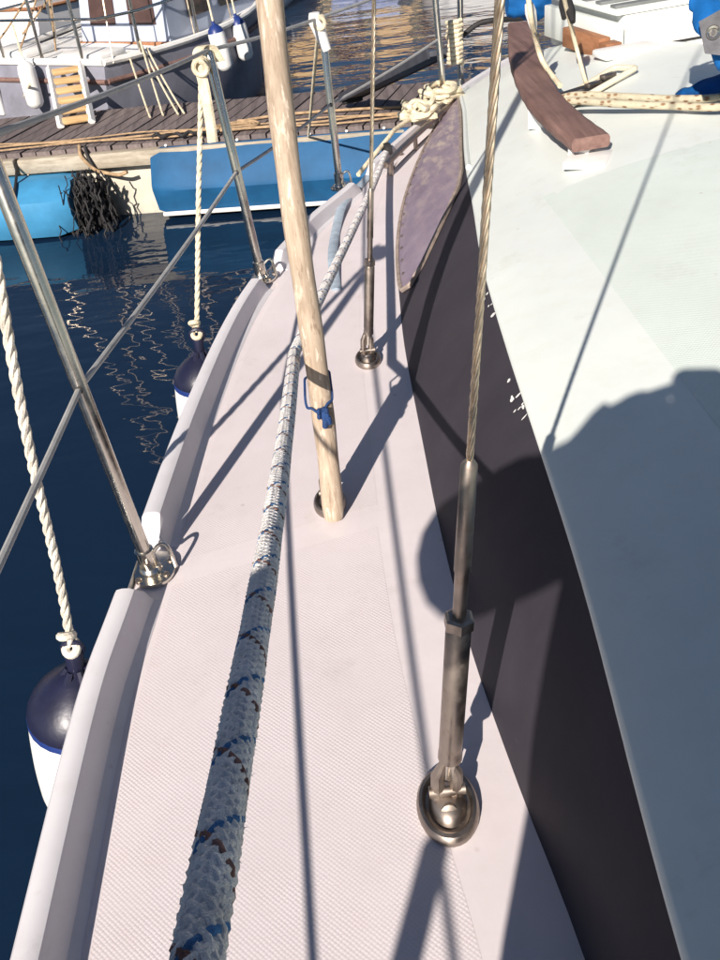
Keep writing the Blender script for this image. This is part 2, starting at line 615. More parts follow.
def zc(y): return float(np.interp(y, [-1, 1.6, 2.4, 3.0, 3.5, 3.9, 4.2], [.345, .345, .345, .335, .30, .20, .03]))
def roof_z(x, y):
    a = xt(y)
    if x > CL:
        x = 2 * CL - x
    s_ = max(0.0, min(1.0, (x - a) / max(0.02, CL - a)))
    return zt(y) + (zc(y) - zt(y)) * math.sin(s_ * math.pi / 2) ** 0.85
def side_p(y, s_, off=0.0):
    a = V(xb(y), y, 0.0)
    b = V(xt(y), y, zt(y))
    p = a.lerp(b, s_)
    d = b - a
    n = V(-d.z, 0, d.x)
    n = n.normalized() if n.length > 1e-6 else V(-1, 0, 0)
    bulge = 0.012 * math.sin(math.pi * s_) * min(1, d.length / 0.2)
    return p + n * (bulge + off)

# deck sheet (both sides, cabin stands on it)
ys = [p.y for p in rail_s]
rows = []
for p in rail_s:
    rows.append([V(p.x + .004 + (2 * (CL - p.x) - .008) * k / 10, p.y, 0.0) for k in range(11)])
mb = MB().grid(rows)
mb.build('deck', M['deck'], yacht, smooth=60)

# hull below the rail
rows = []
for sgn in (1,):
    prof = []
for p in rail_s:
    w = CL - p.x
    row = []
    for f_, z in ((1.0, 0.012), (1.0, -.03), (.985, -.2), (.93, -.5), (.85, -.75), (.6, -1.0), (.25, -1.15), (0, -1.2)):
        t = (p.y - 3.2) / 1.2
        fine = 1.0 - max(0, t) * 0.25 * (1 - f_) * 4
        row.append(V(CL - w * f_ * max(0.2, fine) if f_ < 1 else p.x, p.y, z))
    rows.append(row + [V(2 * CL - q.x, q.y, q.z) for q in row[::-1][1:]])
mb = MB().grid(rows)
n_ = len(rows[0])
mb.add(rows[0], [tuple(range(n_))])
mb.build('hull', M['hull'], yacht, smooth=50)

# toe rail: raised lip in lengths with gaps at the stanchion feet
PROF = [(.0, -.02), (-.003, .03), (.0, .047), (.005, .054), (.014, .0565), (.026, .0565), (.0335, .053), (.036, .046), (.041, .024), (.047, .008), (.060, .0005), (.060, -.02)]
GAPS = [(-1.9, -1.62), (-.52, -.38), (1.165, 1.30), (2.365, 2.49), (3.065, 3.185)]
segs = []
a = -2.55
for g0, g1 in GAPS:
    segs.append((a, g0))
    a = g1
segs.append((a, 4.68))
def rail_length(y0, y1, mirror=False):
    n = max(6, int((y1 - y0) / .03))
    path = []
    sc = []
    for i in range(n + 1):
        y = y0 + (y1 - y0) * i / n
        path.append(V(rail_x(y), y, 0.0))
        e = min(y - y0, y1 - y)
        sc.append(float(np.interp(y, [1.3, 2.3, 3.4], [1.0, .82, .72])))
    k = len(PROF)
    mb = MB().sweep(PROF, path, True, scale=sc)
    # rounded ends: drop the last rings
    rings = len(path)
    for i in range(rings):
        y = path[i].y
        e = min(y - y0, y1 - y)
        f = min(1.0, (e / .022)) if e < .022 else 1.0
        h = .42 + .58 * math.sqrt(max(0, 1 - (1 - f) ** 2))
        for j in range(k):
            q = mb.v[i * k + j]
            if q[2] > 0:
                mb.v[i * k + j] = (q[0], q[1], q[2] * h)
    if mirror:
        mb.v = [(2 * CL - q[0], q[1], q[2]) for q in mb.v]
    return mb
for y0, y1 in segs:
    rail_length(y0, y1).build('toe_rail', M['rail'], yacht, smooth=33)
rail_length(-2.55, 4.68, True).build('toe_rail', M['rail'], yacht, smooth=40)

# raised non-skid panels on the side deck
def panel(outline, z, th, mat, name):
    n = len(outline)
    vs = [(x, y, z) for x, y in outline] + [(x * 1.0, y, z + th) for x, y in outline]
    c = V(sum(p[0] for p in outline) / n, sum(p[1] for p in outline) / n, 0)
    mb = MB()
    mb.add([(x, y, z + th) for x, y in outline], [tuple(range(n))])
    return mb.build(name, mat, yacht, smooth=0)
def side_panel(y0, y1, s0=0.0, s1=0.0, lm=.085, rm=.055):
    n = 26
    L, Rr = [], []
    for i in range(n + 1):
        f = i / n
        ya = y0 + (y1 - y0) * f
        # the end edges run slightly askew across the deck
        yl = ya - s0 * (1 - f) - s1 * f
        yr = ya + s0 * (1 - f) + s1 * f
        L.append((rail_x(yl) + lm, yl))
        Rr.append((xb(yr) - rm, yr))
    return L + Rr[::-1]
panel(side_panel(-1.0, 1.238, 0, .045, .07, .105), 0.0001, .0002, M['nonskid'], 'nonskid_panel')
panel(side_panel(1.30, 2.60, .045, -.02, lm=.07, rm=.10), 0.0001, .0002, M['nonskid'], 'nonskid_panel')
panel(side_panel(2.64, 3.75, -.02, -.02, lm=.07, rm=.08), 0.0001, .0002, M['nonskid'], 'nonskid_panel')

# cabin sides: one dark band each side, tapering to nothing at the fore end
for mir in (False, True):
    rows = []
    for i in range(91):
        y = -1.0 + 5.19 * i / 90
        row = [side_p(y, k / 6) for k in range(7)]
        if mir:
            row = [V(2 * CL - q.x, q.y, q.z) for q in row]
        rows.append(row)
    o = MB().grid(rows).build('cabin_side', M['cabin'], yacht, smooth=60)
    o['label'] = 'dark brown painted cabin side'
# aft cabin bulkhead
ring = [V(xb(-1.0), -1.0, 0), V(xt(-1.0), -1.0, zt(-1.0))]
top = []
for k in range(1, 12):
    x = xt(-1.0) + (CL - xt(-1.0)) * k / 6
    top.append(V(x, -1.0, roof_z(x, -1.0)))
ring2 = ring + top[:11] + [V(2 * CL - q.x, q.y, q.z) for q in ring[::-1]]
mb = MB().add(ring2, [tuple(range(len(ring2)))])
mb.build('bulkhead', M['roof'], yacht, smooth=0)
# coachroof
rows = []
for i in range(105):
    y = -1.0 + 5.2 * i / 104
    row = []
    a = xt(y)
    row.append(V(a - .006, y, zt(y) - .012))
    row.append(V(a - .006, y, zt(y) - .003))
    row.append(V(a - .001, y, zt(y) + .002))
    for k in range(1, 25):
        x = a + (2 * CL - 2 * a) * k / 24
        if k == 24:
            break
        row.append(V(x, y, roof_z(x, y) + .003))
    row.append(V(2 * CL - a + .001, y, zt(y) + .002))
    row.append(V(2 * CL - a + .006, y, zt(y) - .003))
    row.append(V(2 * CL - a + .006, y, zt(y) - .012))
    rows.append(row)
MB().grid(rows).build('coachroof', M['roof'], yacht, smooth=60)
# non-skid panel on the coachroof
rows = []
for i in range(31):
    y = -.9 + 2.98 * i / 30
    row = []
    for k in range(13):
        f = k / 12
        xl = .487 + .004 * math.sin(y * 3)
        x = xl + (2 * CL - 2 * xl) * f
        z = roof_z(x, y) + .003 + .0026
        if i in (0, 30) or k in (0, 12):
            z -= .0022
        row.append(V(x, y, z))
    rows.append(row)
MB().grid(rows).build('roof_nonskid_panel', M['roofpanel'], yacht, smooth=60)

# crazed purple window at the fore end of the cabin side, with its sealing frame and screws
def win_lo(y): return float(np.interp(y, [2.17, 2.18, 2.205, 2.26], [.18, .11, .065, .045]))
def win_hi(y): return float(np.interp(y, [2.17, 2.18, 2.20, 2.24, 2.30, 2.38, 2.50, 2.64, 2.76, 3.2, 3.9], [.20, .29, .37, .48, .60, .73, .88, .94, .95, .95, .93]))
W0, W1 = 2.17, 3.92
rows = []
for i in range(61):
    y = W0 + (W1 - W0) * i / 60
    rows.append([side_p(y, win_lo(y) + (win_hi(y) - win_lo(y)) * k / 8, .006) for k in range(9)])
win = MB().grid(rows).build('window', M['purple'], yacht, smooth=60)
win['label'] = 'sun-crazed purple acrylic window panel'
loop = [side_p(W0 + (W1 - W0) * i / 60, win_lo(W0 + (W1 - W0) * i / 60), .006) for i in range(61)]
loop += [side_p(W1 - (W1 - W0) * i / 60, win_hi(W1 - (W1 - W0) * i / 60), .006) for i in range(61)]
loop.append(loop[0])
MB().tube(loop, .0065, 6).build('window_frame', worn('old_sealant', (0.30, 0.24, 0.20), .8, var=.35, scale=30), win)
for i in range(18):
    y = 2.28 + i * .088
    p = side_p(y, .045 + .07, .008)
    n = (side_p(y, .5, .02) - side_p(y, .5, 0)).normalized()
    MB().lathe([(.0045, 0), (.004, .002), (.002, .003)], p, n, 8).build('screw', M['steel_dull'], win)
# white paint flakes left along the roof edge over the dark side
mb = MB()
for (yc, nn) in ((1.30, 9), (1.66, 5)):
    for i in range(nn):
        y = yc + random.uniform(-.075, .075)
        s_ = .965 - abs(random.gauss(0, .035))
        w, h = random.uniform(.002, .007), random.uniform(.012, .04)
        pts = []
        for k in range(6):
            a = k * math.pi / 3
            pts.append(side_p(y + w * math.cos(a) * random.uniform(.6, 1.2), s_ + h * math.sin(a) * random.uniform(.5, 1), .0025))
        mb.add(pts, [tuple(range(6))])
o = mb.build('paint_flakes', M['white'], yacht, smooth=0)
o['kind'] = 'stuff'
# rounded moulding where the roof meets the window
mb = MB()
mb.tube([side_p(2.62 + 1.5 * i / 40, 1.0, .004) + V(.004, 0, .002) for i in range(41)], .008, 8)
mb.build('edge_moulding', M['roof'], yacht)

# ------------------------------------------------------------------ stanchions with feet, loops and lifelines
STN = [(V(-.385, -.45, 0), V(-.435, -.45, .70), .37), (V(*(-0.3662, 1.2346, 0.0000)), V(*(-0.4110, 1.2270, 0.7224)), None),
       (V(*(-0.1982, 2.4323, 0.0000)), V(*(-0.2338, 2.4390, 0.5832)), None), (V(*(0.0523, 3.1215, 0.0000)), V(*(0.0535, 3.1320, 0.5173)), None)]
HOLE = [.66, .50, .50, .51]
tops, mids = [], []
for i, (b, t, h) in enumerate(STN):
    b = b + V(0, 0, .0035)
    ax = (t - b).normalized()
    st = MB()
    rs_ = .0165 if i == 0 else .0118
    st.tube([b + ax * .036, t - ax * .004, t], [rs_, rs_, rs_ * .8], 16)
    so = st.build('stanchion', M['steel'], yacht)
    # foot plate, pointed towards the inside of the deck
    ang = math.atan2(rail_x(b.y + .1) - rail_x(b.y - .1), .2)
    rm = Matrix.Rotation(-ang, 3, 'Z')
    out = []
    for k in range(24):
        a = 2 * math.pi * k / 24
        rx, ry = .034, .044
        x = rx * abs(math.cos(a)) ** .8 * (1 if math.cos(a) > 0 else -1)
        y = ry * abs(math.sin(a)) ** .8 * (1 if math.sin(a) > 0 else -1)
        q = rm @ V(x + .008, y, 0)
        out.append((b.x + q.x, b.y + q.y))
    MB().prism(out, b.z, b.z + .005).build('foot_plate', M['steel'], so, smooth=0)
    MB().tube([b + ax * .002, b + ax * .012, b + ax * .0125, b + ax * .046, b + ax * .047], [.021, .0165, .0158, .0158, .0135], 18).build('socket', M['steel'], so)
    MB().lathe([(.0045, 0), (.0045, .004), (.003, .0055)], b + ax * .03 + V(.004, -.0152, 0), (.25, -1, 0), 8).build('set_screw', M['steel_dull'], so)
    for (x, y) in ((.03, .018), (.03, -.018), (-.014, .03), (-.014, -.03)):
        q = rm @ V(x, y, 0)
        MB().lathe([(.006, 0), (.0055, .0025), (.003, .0035)], b + q + V(0, 0, .005), (0, 0, 1), 10).build('screw', M['steel_dull'], so)
    # wire loop standing on the inboard side
    lp = []
    for k in range(17):
        f = k / 16
        x = .013 + .030 * f
        z = .044 * (1 - abs(f * 2 - 1) ** 5) if f > .5 else .036 + .010 * math.sin(f * math.pi)
        if f > .5:
            z = .046 * (1 - ((f - .5) * 2) ** 3.5)
        lp.append(b + rm @ V(x, .006 * math.sin(f * 3), 0) + V(0, 0, .005 + z))
    MB().tube(lp, .0035, 8).build('loop', M['steel'], so)
    tops.append(t)
    mids.append(b + ax * ((t - b).length * HOLE[i]))
    MB().lathe([(.0045, -.0135), (.0065, -.013), (.0065, .013), (.0045, .0135)], mids[-1], (0, 1, -.1), 10).build('grommet', M['black_rubber'], so)
BOWT = V(.50, 3.90, .50)
BOWM = V(.50, 3.90, .27)
def sag(a, b, d, n=14):
    return [lerp(a, b, k / n) - V(0, 0, d * 4 * (k / n) * (1 - k / n)) for k in range(n + 1)]
for nm, pts in (('lifeline', tops), ('lifeline', mids)):
    P = []
    chain = [V(pts[0].x - .005, -2.2, pts[0].z)] + pts + [BOWT if pts is tops else BOWM]
    for a, b in zip(chain, chain[1:]):
        P += sag(a, b, .006)[:-1]
    P.append(chain[-1])
    MB().tube(P, .0048, 8).build(nm, worn('grey_plastic_wire', (0.36, 0.36, 0.35), .5, var=.2, scale=20), yacht)

# ------------------------------------------------------------------ shrouds, rigging screws, chainplates, mast
mast = MB()
mast.lathe([(.075, .32), (.075, .33), (.06, .34), (.06, 9.3), (.03, 9.4)], (CL, 1.45, 0), (0, 0, 1), 24, sx=.8, sy=1.15)
mo = mast.build('mast', metal('anodised_alloy', (.6, .6, .58), .4, .1), yacht)
def shroud(base, thru, top_z, big=1.0, wire_r=.0042):
    base = V(*base)
    ax = (V(*thru) - base).normalized()
    L = top_z / ax.z
    e = base + ax * L
    z0 = .385 * big
    w = MB()
    strand_rope(w, [base + ax * z0, base + ax * 1.35], wire_r, .085, 6, 6, .012)
    w.tube([base + ax * 1.35, e], wire_r, 8)
    so = w.build('shroud', M['wire'], yacht)
    k = big
    # deck eye: domed cup with raised lip
    q = MB()
    q.lathe([(.036 * k, 0), (.0368 * k, .003), (.0362 * k, .008), (.0335 * k, .0125), (.030 * k, .0135), (.0275 * k, .011), (.0262 * k, .006), (.022 * k, .005), (.0205 * k, .011), (.0165 * k, .018), (.010 * k, .0215), (.003 * k, .0225)],
            base + V(0, -.006 * k, .001), (0, 0, 1), 32, sx=.80, sy=1.16)
    q.build('chainplate', M['steel_dull'], so)
    q = MB()
    p0 = base + V(0, 0, .016)
    for s_ in (-1, 1):
        q.tube([p0 + V(s_ * .0085 * k, -.002, 0), p0 + V(s_ * .0085 * k, 0, .012) + ax * .022 * k, p0 + V(s_ * .004, 0, .016) + ax * .036 * k], [.0068 * k, .0065 * k, .004 * k], 10)
    q.lathe([(.0055 * k, -.017 * k), (.0055 * k, .017 * k)], p0 + ax * .010 * k + V(0, -.003, 0), (1, 0, 0), 12)
    q.lathe([(.008 * k, 0), (.008 * k, .003), (.005, .005)], p0 + V(.0, -.018 * k, .0), (0, -1, .4), 12)
    q.build('toggle', M['steel_dull'], so)
    q = MB()
    q.tube([base + ax * .04 * k, base + ax * .075 * k], .0062 * k, 12)
    q.build('lower_stud', M['steel'], so)
    q = MB()
    q.tube([base + ax * .064 * k, base + ax * .066 * k, base + ax * .073 * k, base + ax * .078 * k, base + ax * .082 * k, base + ax * .222 * k, base + ax * .228 * k],
           [.009 * k, .0112 * k, .0112 * k, .0104 * k, .0108 * k, .0108 * k, .0085 * k], 16)
    q.build('turnbuckle', M['steel_dull'], so)
    q = MB()
    q.tube([base + ax * .226 * k, base + ax * .228 * k, base + ax * .238 * k, base + ax * .24 * k], [.010 * k, .0128 * k, .0128 * k, .010 * k], 6)
    q.build('locknut', M['steel_dull'], so, smooth=0)
    q = MB()
    q.tube([base + ax * .238 * k, base + ax * .285 * k, base + ax * .287 * k, base + ax * .385 * k, base + ax * .39 * k], [.0058 * k, .0058 * k, .0068 * k, .0062 * k, .0040], 14)
    q.build('swage_terminal', M['steel_dull'], so)
    return so
shroud((0.0579, 0.7167, 0.0000), (0.1373, 0.7200, 0.8859), 6.9, 1.30, .0039)
shroud((0.0509, 1.8925, 0.0000), (0.1304, 1.8800, 0.7273), 4.9, 1.0, .0042)
shroud((-0.0586, 1.3680, 0.0000), (-0.0463, 1.4000, 0.8127), 5.2, 1.0, .0042)

# ------------------------------------------------------------------ teak rail and fittings on the coachroof (parts of the yacht)
def on_roof(x, y, h=0.0):
    return V(x, y, roof_z(x, y) + .004 + h)
path = cr_spline([(0.7755, 3.6726, 0.3250), (0.6609, 3.0723, 0.3380), (0.6052, 2.6245, 0.3420), (0.6023, 2.3722, 0.3400), (0.6231, 2.1836, 0.3330)], 10)
mb = MB()
rows = []
hw, th = .047, .030
for i, p in enumerate(path):
    d = path[min(len(path) - 1, i + 1)] - path[max(0, i - 1)]
    d.z = 0
    d.normalize()
    n = V(d.y, -d.x, 0)
    wv = hw * (1 + .02 * math.sin(i * 1.7))
    ring = [(-1, -.3), (-1, .25), (-.93, .45), (-.8, .5), (.8, .5), (.93, .45), (1, .25), (1, -.3), (.9, -.5), (-.9, -.5)]
    rows.append([p + n * a * wv + V(0, 0, b * th) for a, b in ring])
k = len(rows[0])
mb.add([q for r in rows for q in r], [(i * k + j, i * k + (j + 1) % k, (i + 1) * k + (j + 1) % k, (i + 1) * k + j) for i in range(len(rows) - 1) for j in range(k)] + [tuple(range(k)), tuple((len(rows) - 1) * k + j for j in range(k))])
o = mb.build('grab_rail', M['teak'], yacht, smooth=50)
o['label'] = 'curved reddish brown teak rail'
for f in (.06, .5, .93):
    p = path[int(f * (len(path) - 1))]
    r_ = roof_z(p.x, p.y)
    MB().box((p.x, p.y, (r_ + p.z - .012) / 2), (.05, .06, max(.012, p.z - .012 - r_)), rz=R(-30), bev=.004).build('rail_foot', M['white'], o)
# white chamfered pad the teak rail ends on
p = V(*(0.6200, 2.1858, 0.3100))
MB().box((p.x, p.y, roof_z(p.x, p.y) + .008), (.10, .11, .018), rz=R(-28), bev=.006).build('mounting_pad', M['white'], yacht)

# raised hatch box with ribbed sliding lid
A, B = V(*(1.0025, 3.1318, 0.3200)), V(*(1.3706, 3.2146, 0.3200))
ex = (B - A); ex.z = 0; ex.normalize()
ey = V(-ex.y, ex.x, 0)
rmx = Matrix((ex, ey, V(0, 0, 1))).transposed()
def hb(lx, ly, lz, sx, sy, sz, bev=.0):
    c = A + rmx @ V(lx + sx / 2, ly + sy / 2, 0)
    return MB().box((c.x, c.y, .315 + lz + sz / 2), (sx, sy, sz), rot=rmx, bev=bev)
hbx = hb(0, 0, -.06, .62, .55, .155, .006).build('hatch_box', M['white'], yacht)
lid = hb(-.03, .035, .098, .68, .52, .016, .004).build('sliding_lid', M['roof'], yacht)
for i in range(5):
    hb(-.02, .06 + i * .095, .1145, .66, .035, .009, .002).build('lid_rib', worn('grey_trim', (.16, .17, .17), .5, var=.25) if i == 0 else bpy.data.materials['grey_trim'], lid)
hb(.0, -.006, .0, .62, .005, .006).build('seal_strip', M['black_rubber'], hbx)
# teak runner beside the hatch
hb(-.105, .0, -.01, .04, .25, .06, .004).build('hatch_runner', M['teak_raw'], yacht)
hb(-.05, .0, -.02, .03, .5, .10, .004).build('hatch_runner', M['roof'], yacht)
hb(-.105, -.045, -.02, .055, .05, .06, .004).build('runner_block', M['teak_raw'], yacht)
p = A + rmx @ V(-.06, -.09, 0)
MB().box((p.x, p.y, roof_z(p.x, p.y) + .010), (.19, .09, .022), rot=rmx, bev=.008).build('mounting_pad', M['white'], yacht)
# low framed vent, pale rim round a dark slot
c0, c1 = V(*(0.6768, 2.6168, 0.3200)), V(*(0.9077, 2.7574, 0.3200))
ex2 = (c1 - c0); ex2.z = 0
Lv = ex2.length
ex2.normalize()
rv = Matrix((ex2, V(-ex2.y, ex2.x, 0), V(0, 0, 1))).transposed()
rim = []
for (cx, cy) in ((Lv - .012, .012), (Lv - .012, .068), (.012, .068), (.012, .012)):
    sx, sy = (1 if cx > Lv / 2 else -1), (1 if cy > .04 else -1)
    a0 = math.atan2(sy, sx) - math.pi / 4
    for k in range(5):
        a = a0 + k * math.pi / 8
        rim.append(V(cx + .012 * math.cos(a), cy + .012 * math.sin(a), 0))
rim.append(rim[0])
cream = worn('cream_plastic', (.66, .60, .46), .5, var=.12)
vp = [c0 + rv @ q for q in rim]
vp = [V(q.x, q.y, roof_z(q.x, q.y) + .020) for q in vp]
vent = MB().tube(vp, .0085, 8).build('vent_frame', cream, yacht)
c = c0 + rv @ V(Lv / 2, .04, 0)
MB().box((c.x, c.y, roof_z(c.x, c.y) + .010), (Lv - .01, .07, .016), rot=rv, bev=.002).build('vent_slot', M['dark'], vent)
for k in range(3):
    q = c0 + rv @ V(Lv * (.3 + .22 * k), .04, 0)
    MB().box((q.x, q.y, roof_z(q.x, q.y) + .023), (.05, .02, .012), rot=rv, bev=.003).build('vent_cleat', M['steel_dull'], vent)

# ------------------------------------------------------------------ running rope, pole, lashing
def rope_thing(name, pts, r, mat, label, cat='rope', group=None, seg=12, step=.01, mod=None, n=10):
    P = cr_spline(pts, n)
    o = MB().tube(P, r, seg, True, True, mod).build(name, mat)
    return tag(o, label, cat, group)

pole = MB()
pb, pt = V(*(-0.0538, 1.3165, 0.0000)), V(*(-0.0411, 1.4200, 0.8804))
P = []
for i in range(40):
    f = i / 39
    q = pb.lerp(pt, f * 1.0)
    P.append(q + V(.003 * math.sin(f * 7), .003 * math.cos(f * 5), 0))
ext = (pt - pb).normalized()
P += [pt + ext * (.1 * k) for k in range(1, 6)]
rad = [.0185 + .0006 * math.sin(i * .9) for i in range(len(P))]
rad[0] = .0165
P[0] = P[0] + V(0, 0, .003)
pole.tube(P, rad, 20, mod=lambda L, a: 1 + .02 * math.sin(3 * a + L * 4))
tag(pole.build('wooden_pole', M['pole'], smooth=50), 'pale weathered wooden pole standing on the side deck, lashed upright with blue cord', 'pole')

def at_pole(z):
    return pb + (pt - pb) * (z / (pt.z - pb.z))
lash = MB()
zz = .235
ring = []
for k in range(40):
    a = 2 * math.pi * k / 40
    c = at_pole(zz)
    # the loop also takes in the shroud behind the pole
    ring.append(c + V(.0225 * math.cos(a) + .0, .0225 * math.sin(a) + (.045 if math.sin(a) > .3 else 0), .016 * math.sin(a + .3) + .004 * math.sin(5 * a)))
ring.append(ring[0])
lash.tube(ring, .0022, 8)
c = at_pole(zz - .016) + V(.004, -.0235, 0)
kn = []
for k in range(60):
    a = k / 60 * 2 * math.pi * 2
    kn.append(c + V(.007 * math.sin(a), .003 * math.cos(2 * a) - .003, .007 * math.cos(1.5 * a)))
lash.tube(kn, .0034, 8)
lash.tube([c, c + V(.003, -.006, -.014), c + V(.001, -.005, -.026)], [.0045, .0055, .005], 8)
lash.tube([c, c + V(.008, -.006, -.010), c + V(.009, -.004, -.020)], [.0045, .005, .0045], 8)
tag(lash.build('lashing_cord', M['blue_cord']), 'blue cord knotted round the wooden pole and shroud', 'cord')

# braided sheet: from a lead block at the rail, round the outside of the shroud, up to a hand below the lens
K = V(-.0835, 1.43, .275)
hand = V(-.0735, .015, .765)
near = V(*(-0.0772, 0.1733, 0.6896))
S = []
blk = V(*(0.2299, 3.3472, 0.0300))
for k in range(30):
    f = k / 30
    q = blk.lerp(K, f)
    q.z -= .02 * math.sin(math.pi * f) * (1 - f)
    S.append(q)
for k in range(121):
    f = k / 120
    q = K.lerp(near, f * 1.14)
    q.z -= .022 * math.sin(math.pi * min(1, f))
    S.append(q)
e = S[-1]
tail = cr_spline([e, hand, hand + V(.0, -.06, -.06), V(-.13, -.06, .35), V(-.2, -.1, .03), V(-.26, -.25, .012), V(-.15, -.4, .012), V(-.1, -.2, .014)], 12)
S += tail[1:]
mb = MB()
def braid(mb, pts, R_, pitch, N=6, step=.0034, seg=6):
    pts = [Vector(p) for p in pts]
    fine = [pts[0]]
    for a, b in zip(pts, pts[1:]):
        k = max(1, int((b - a).length / step))
        for i in range(1, k + 1):
            fine.append(a + (b - a) * (i / k))
    n = len(fine)
    nx = (fine[1] - fine[0]).normalized().orthogonal().normalized()
    fr = []
    L = 0
    for i in range(n):
        t = (fine[min(n - 1, i + 2)] - fine[max(0, i - 2)]).normalized()
        nx = (nx - t * nx.dot(t)).normalized()
        if i:
            L += (fine[i] - fine[i - 1]).length
        fr.append((fine[i], nx.copy(), t.cross(nx), L))
    mb.cur = 0
    mb.tube(fine[::2], R_ * .90, 14)
    om = 2 * math.pi / pitch
    sr = R_ * .235
    for d in (1, -1):
        for i in range(N):
            mb.cur = 1 if (d == 1 and i == 0) else (2 if (d == -1 and i == 3) else 0)
            q = []
            for (p, a, b, L) in fr:
                w = d * om * L + 2 * math.pi * i / N
                rr = R_ * .80 + d * R_ * .06 * math.cos(N * om * L)
                q.append(p + a * math.cos(w) * rr + b * math.sin(w) * rr)
            mb.tube(q, sr, seg)
    mb.cur = 0
braid(mb, S, .0098, .066, N=8)
# loose surface fibres
for i in range(900):
    j = random.randint(32, 150)
    d = (S[j + 1] - S[j]).normalized()
    n = V(random.uniform(-1, 1), random.uniform(-1, 1), random.uniform(-1, 1)).cross(d).normalized()
    q = S[j] + (S[j + 1] - S[j]) * random.random() + n * .0098
    w = d * random.uniform(-.003, .003) + n * random.uniform(.0008, .0024)
    mb.add([q - d * .0004, q + d * .0004, q + w], [(0, 1, 2)])
tag(mb.build('sheet_rope', [M['rope_white'], M['rope_blue'], M['rope_brown']], smooth=60, fix=False), 'thick white braided rope with blue and brown flecks running along the side deck', 'rope')
bk = thing('lead_block', (blk.x, blk.y, 0), 'small dark pulley block on the toe rail where the flecked rope starts', 'pulley')
MB().lathe([(.012, -.012), (.026, -.011), (.028, 0), (.026, .011), (.012, .012)], blk + V(.005, .012, .004), (1, .3, 0), 18).build('sheave_cheek', M['black_rubber'], bk)
MB().tube([blk + V(-.05, .02, -.026), blk + V(.0, .02, -.02), blk + V(.06, .055, -.026)], .008, 8).build('strap', M['steel_dull'], bk)

# flat pale blue webbing lying in a bend on the fore deck
wp = cr_spline([(0.2164, 3.2971, 0.0080), (0.1436, 3.1676, 0.0080), (0.0634, 2.9514, 0.0080), (0.0205, 2.7309, 0.0080), (0.0007, 2.4998, 0.0080), (-0.0011, 2.2932, 0.0080)], 10)
rows = []
for i, p in enumerate(wp):
    d = wp[min(len(wp) - 1, i + 1)] - wp[max(0, i - 1)]
    d.normalize()
    n = V(d.y, -d.x, 0)
    w = .014
    z = .012 + .006 * math.sin(i * .35)
    rows.append([V(p.x, p.y, z - .003) - n * w, V(p.x, p.y, z) - n * w * .8, V(p.x, p.y, z + .0025), V(p.x, p.y, z) + n * w * .8, V(p.x, p.y, z - .003) + n * w, V(p.x, p.y, z - .006)])
k = 6
mb = MB().add([q for r in rows for q in r], [(i * k + j, i * k + (j + 1) % k, (i + 1) * k + (j + 1) % k, (i + 1) * k + j) for i in range(len(rows) - 1) for j in range(k)] + [tuple(range(k)), tuple((len(rows) - 1) * k + j for j in range(k))])
tag(mb.build('webbing_strap', M['band']), 'flat pale blue webbing strap lying in a bend beside the far shroud', 'strap')

# two flecked ropes running across the coachroof, and the blue canvas
for i, (pa, label) in enumerate((([(0.6948, 2.5646, 0.3450), (0.7932, 2.4473, 0.3550), (0.8835, 2.3579, 0.3600), (0.9802, 2.2944, 0.3700)], 'upper of two cream brown-flecked ropes crossing the coachroof beside the vent'),
                                 ([(0.6635, 2.5147, 0.3450), (0.7557, 2.4062, 0.3520), (0.8530, 2.3117, 0.3580), (0.9482, 2.2130, 0.3700)], 'lower of two cream brown-flecked ropes crossing the coachroof beside the vent'))):
    pts = [V(*q) for q in pa]
    pts = [V(q.x, q.y, max(q.z, roof_z(q.x, q.y) + .012)) for q in pts]
    far = pts[-1]
    pts += [far + V(.12, -.02, .03), V(1.30, 2.1, .44)]
    pts = [pts[0] + V(-.05, .03, -.012)] + pts
    rope_thing('halyard_rope', pts, .0095, M['flecked_cream'], label, group='flecked ropes on the coachroof')

def cloth(name, ctrl, label, thick=.006, fold=.012, mat=None):
    # ctrl: grid of points, smoothed and given folds
    rows0 = [cr_spline(r, 6) for r in ctrl]
    cols = [cr_spline([r[j] for r in rows0], 6) for j in range(len(rows0[0]))]
    rows = [[cols[j][i] for j in range(len(cols))] for i in range(len(cols[0]))]
    for i, r in enumerate(rows):
        for j, q in enumerate(r):
            r[j] = q + V(.5, .6, .7) * (fold * (math.sin(i * .9 + j * .45) * .5 + math.sin(j * .8 - i * .3) * .5))
    mb = MB().grid(rows)
    o = mb.build(name, mat or M['blue_canvas'], smooth=70, fix=False)
    md = o.modifiers.new('thickness', 'SOLIDIFY')
    md.thickness = thick
    return o
T1 = [[V(*(0.8219, 2.2000, 0.6551)), V(*(0.8791, 2.2524, 0.6427)), V(*(0.9767, 2.2956, 0.6172)), V(*(1.0527, 2.2838, 0.6003))],
      [V(*(0.8223, 2.1620, 0.6007)), V(*(0.8432, 2.1272, 0.6034)), V(*(0.8987, 2.1209, 0.5943)), V(*(0.9856, 2.1455, 0.5773))],
      [V(*(0.8194, 2.1157, 0.5695)), V(*(0.8368, 2.0767, 0.5662)), V(*(0.8887, 2.0659, 0.5507)), V(*(0.9670, 2.0834, 0.5234))],
      [V(*(0.8797, 2.1107, 0.4927)), V(*(0.8654, 2.0638, 0.4954)), V(*(0.9016, 2.0457, 0.4870)), V(*(0.9635, 2.0472, 0.4717))]]
sc = cloth('sail_bag', T1, '')
tag(sc, 'bright blue canvas sail bag hanging over the hatch, grey eyelet patch on it', 'sail bag')
hpt = [T1[0][1], V(CL + .05, 1.52, 1.75)]
MB().tube([hpt[0].lerp(hpt[1], k / 6) - V(0, 0, .08 * math.sin(math.pi * k / 6)) for k in range(7)], .006, 7).build('hanging_line', M['cream_rope'], sc)
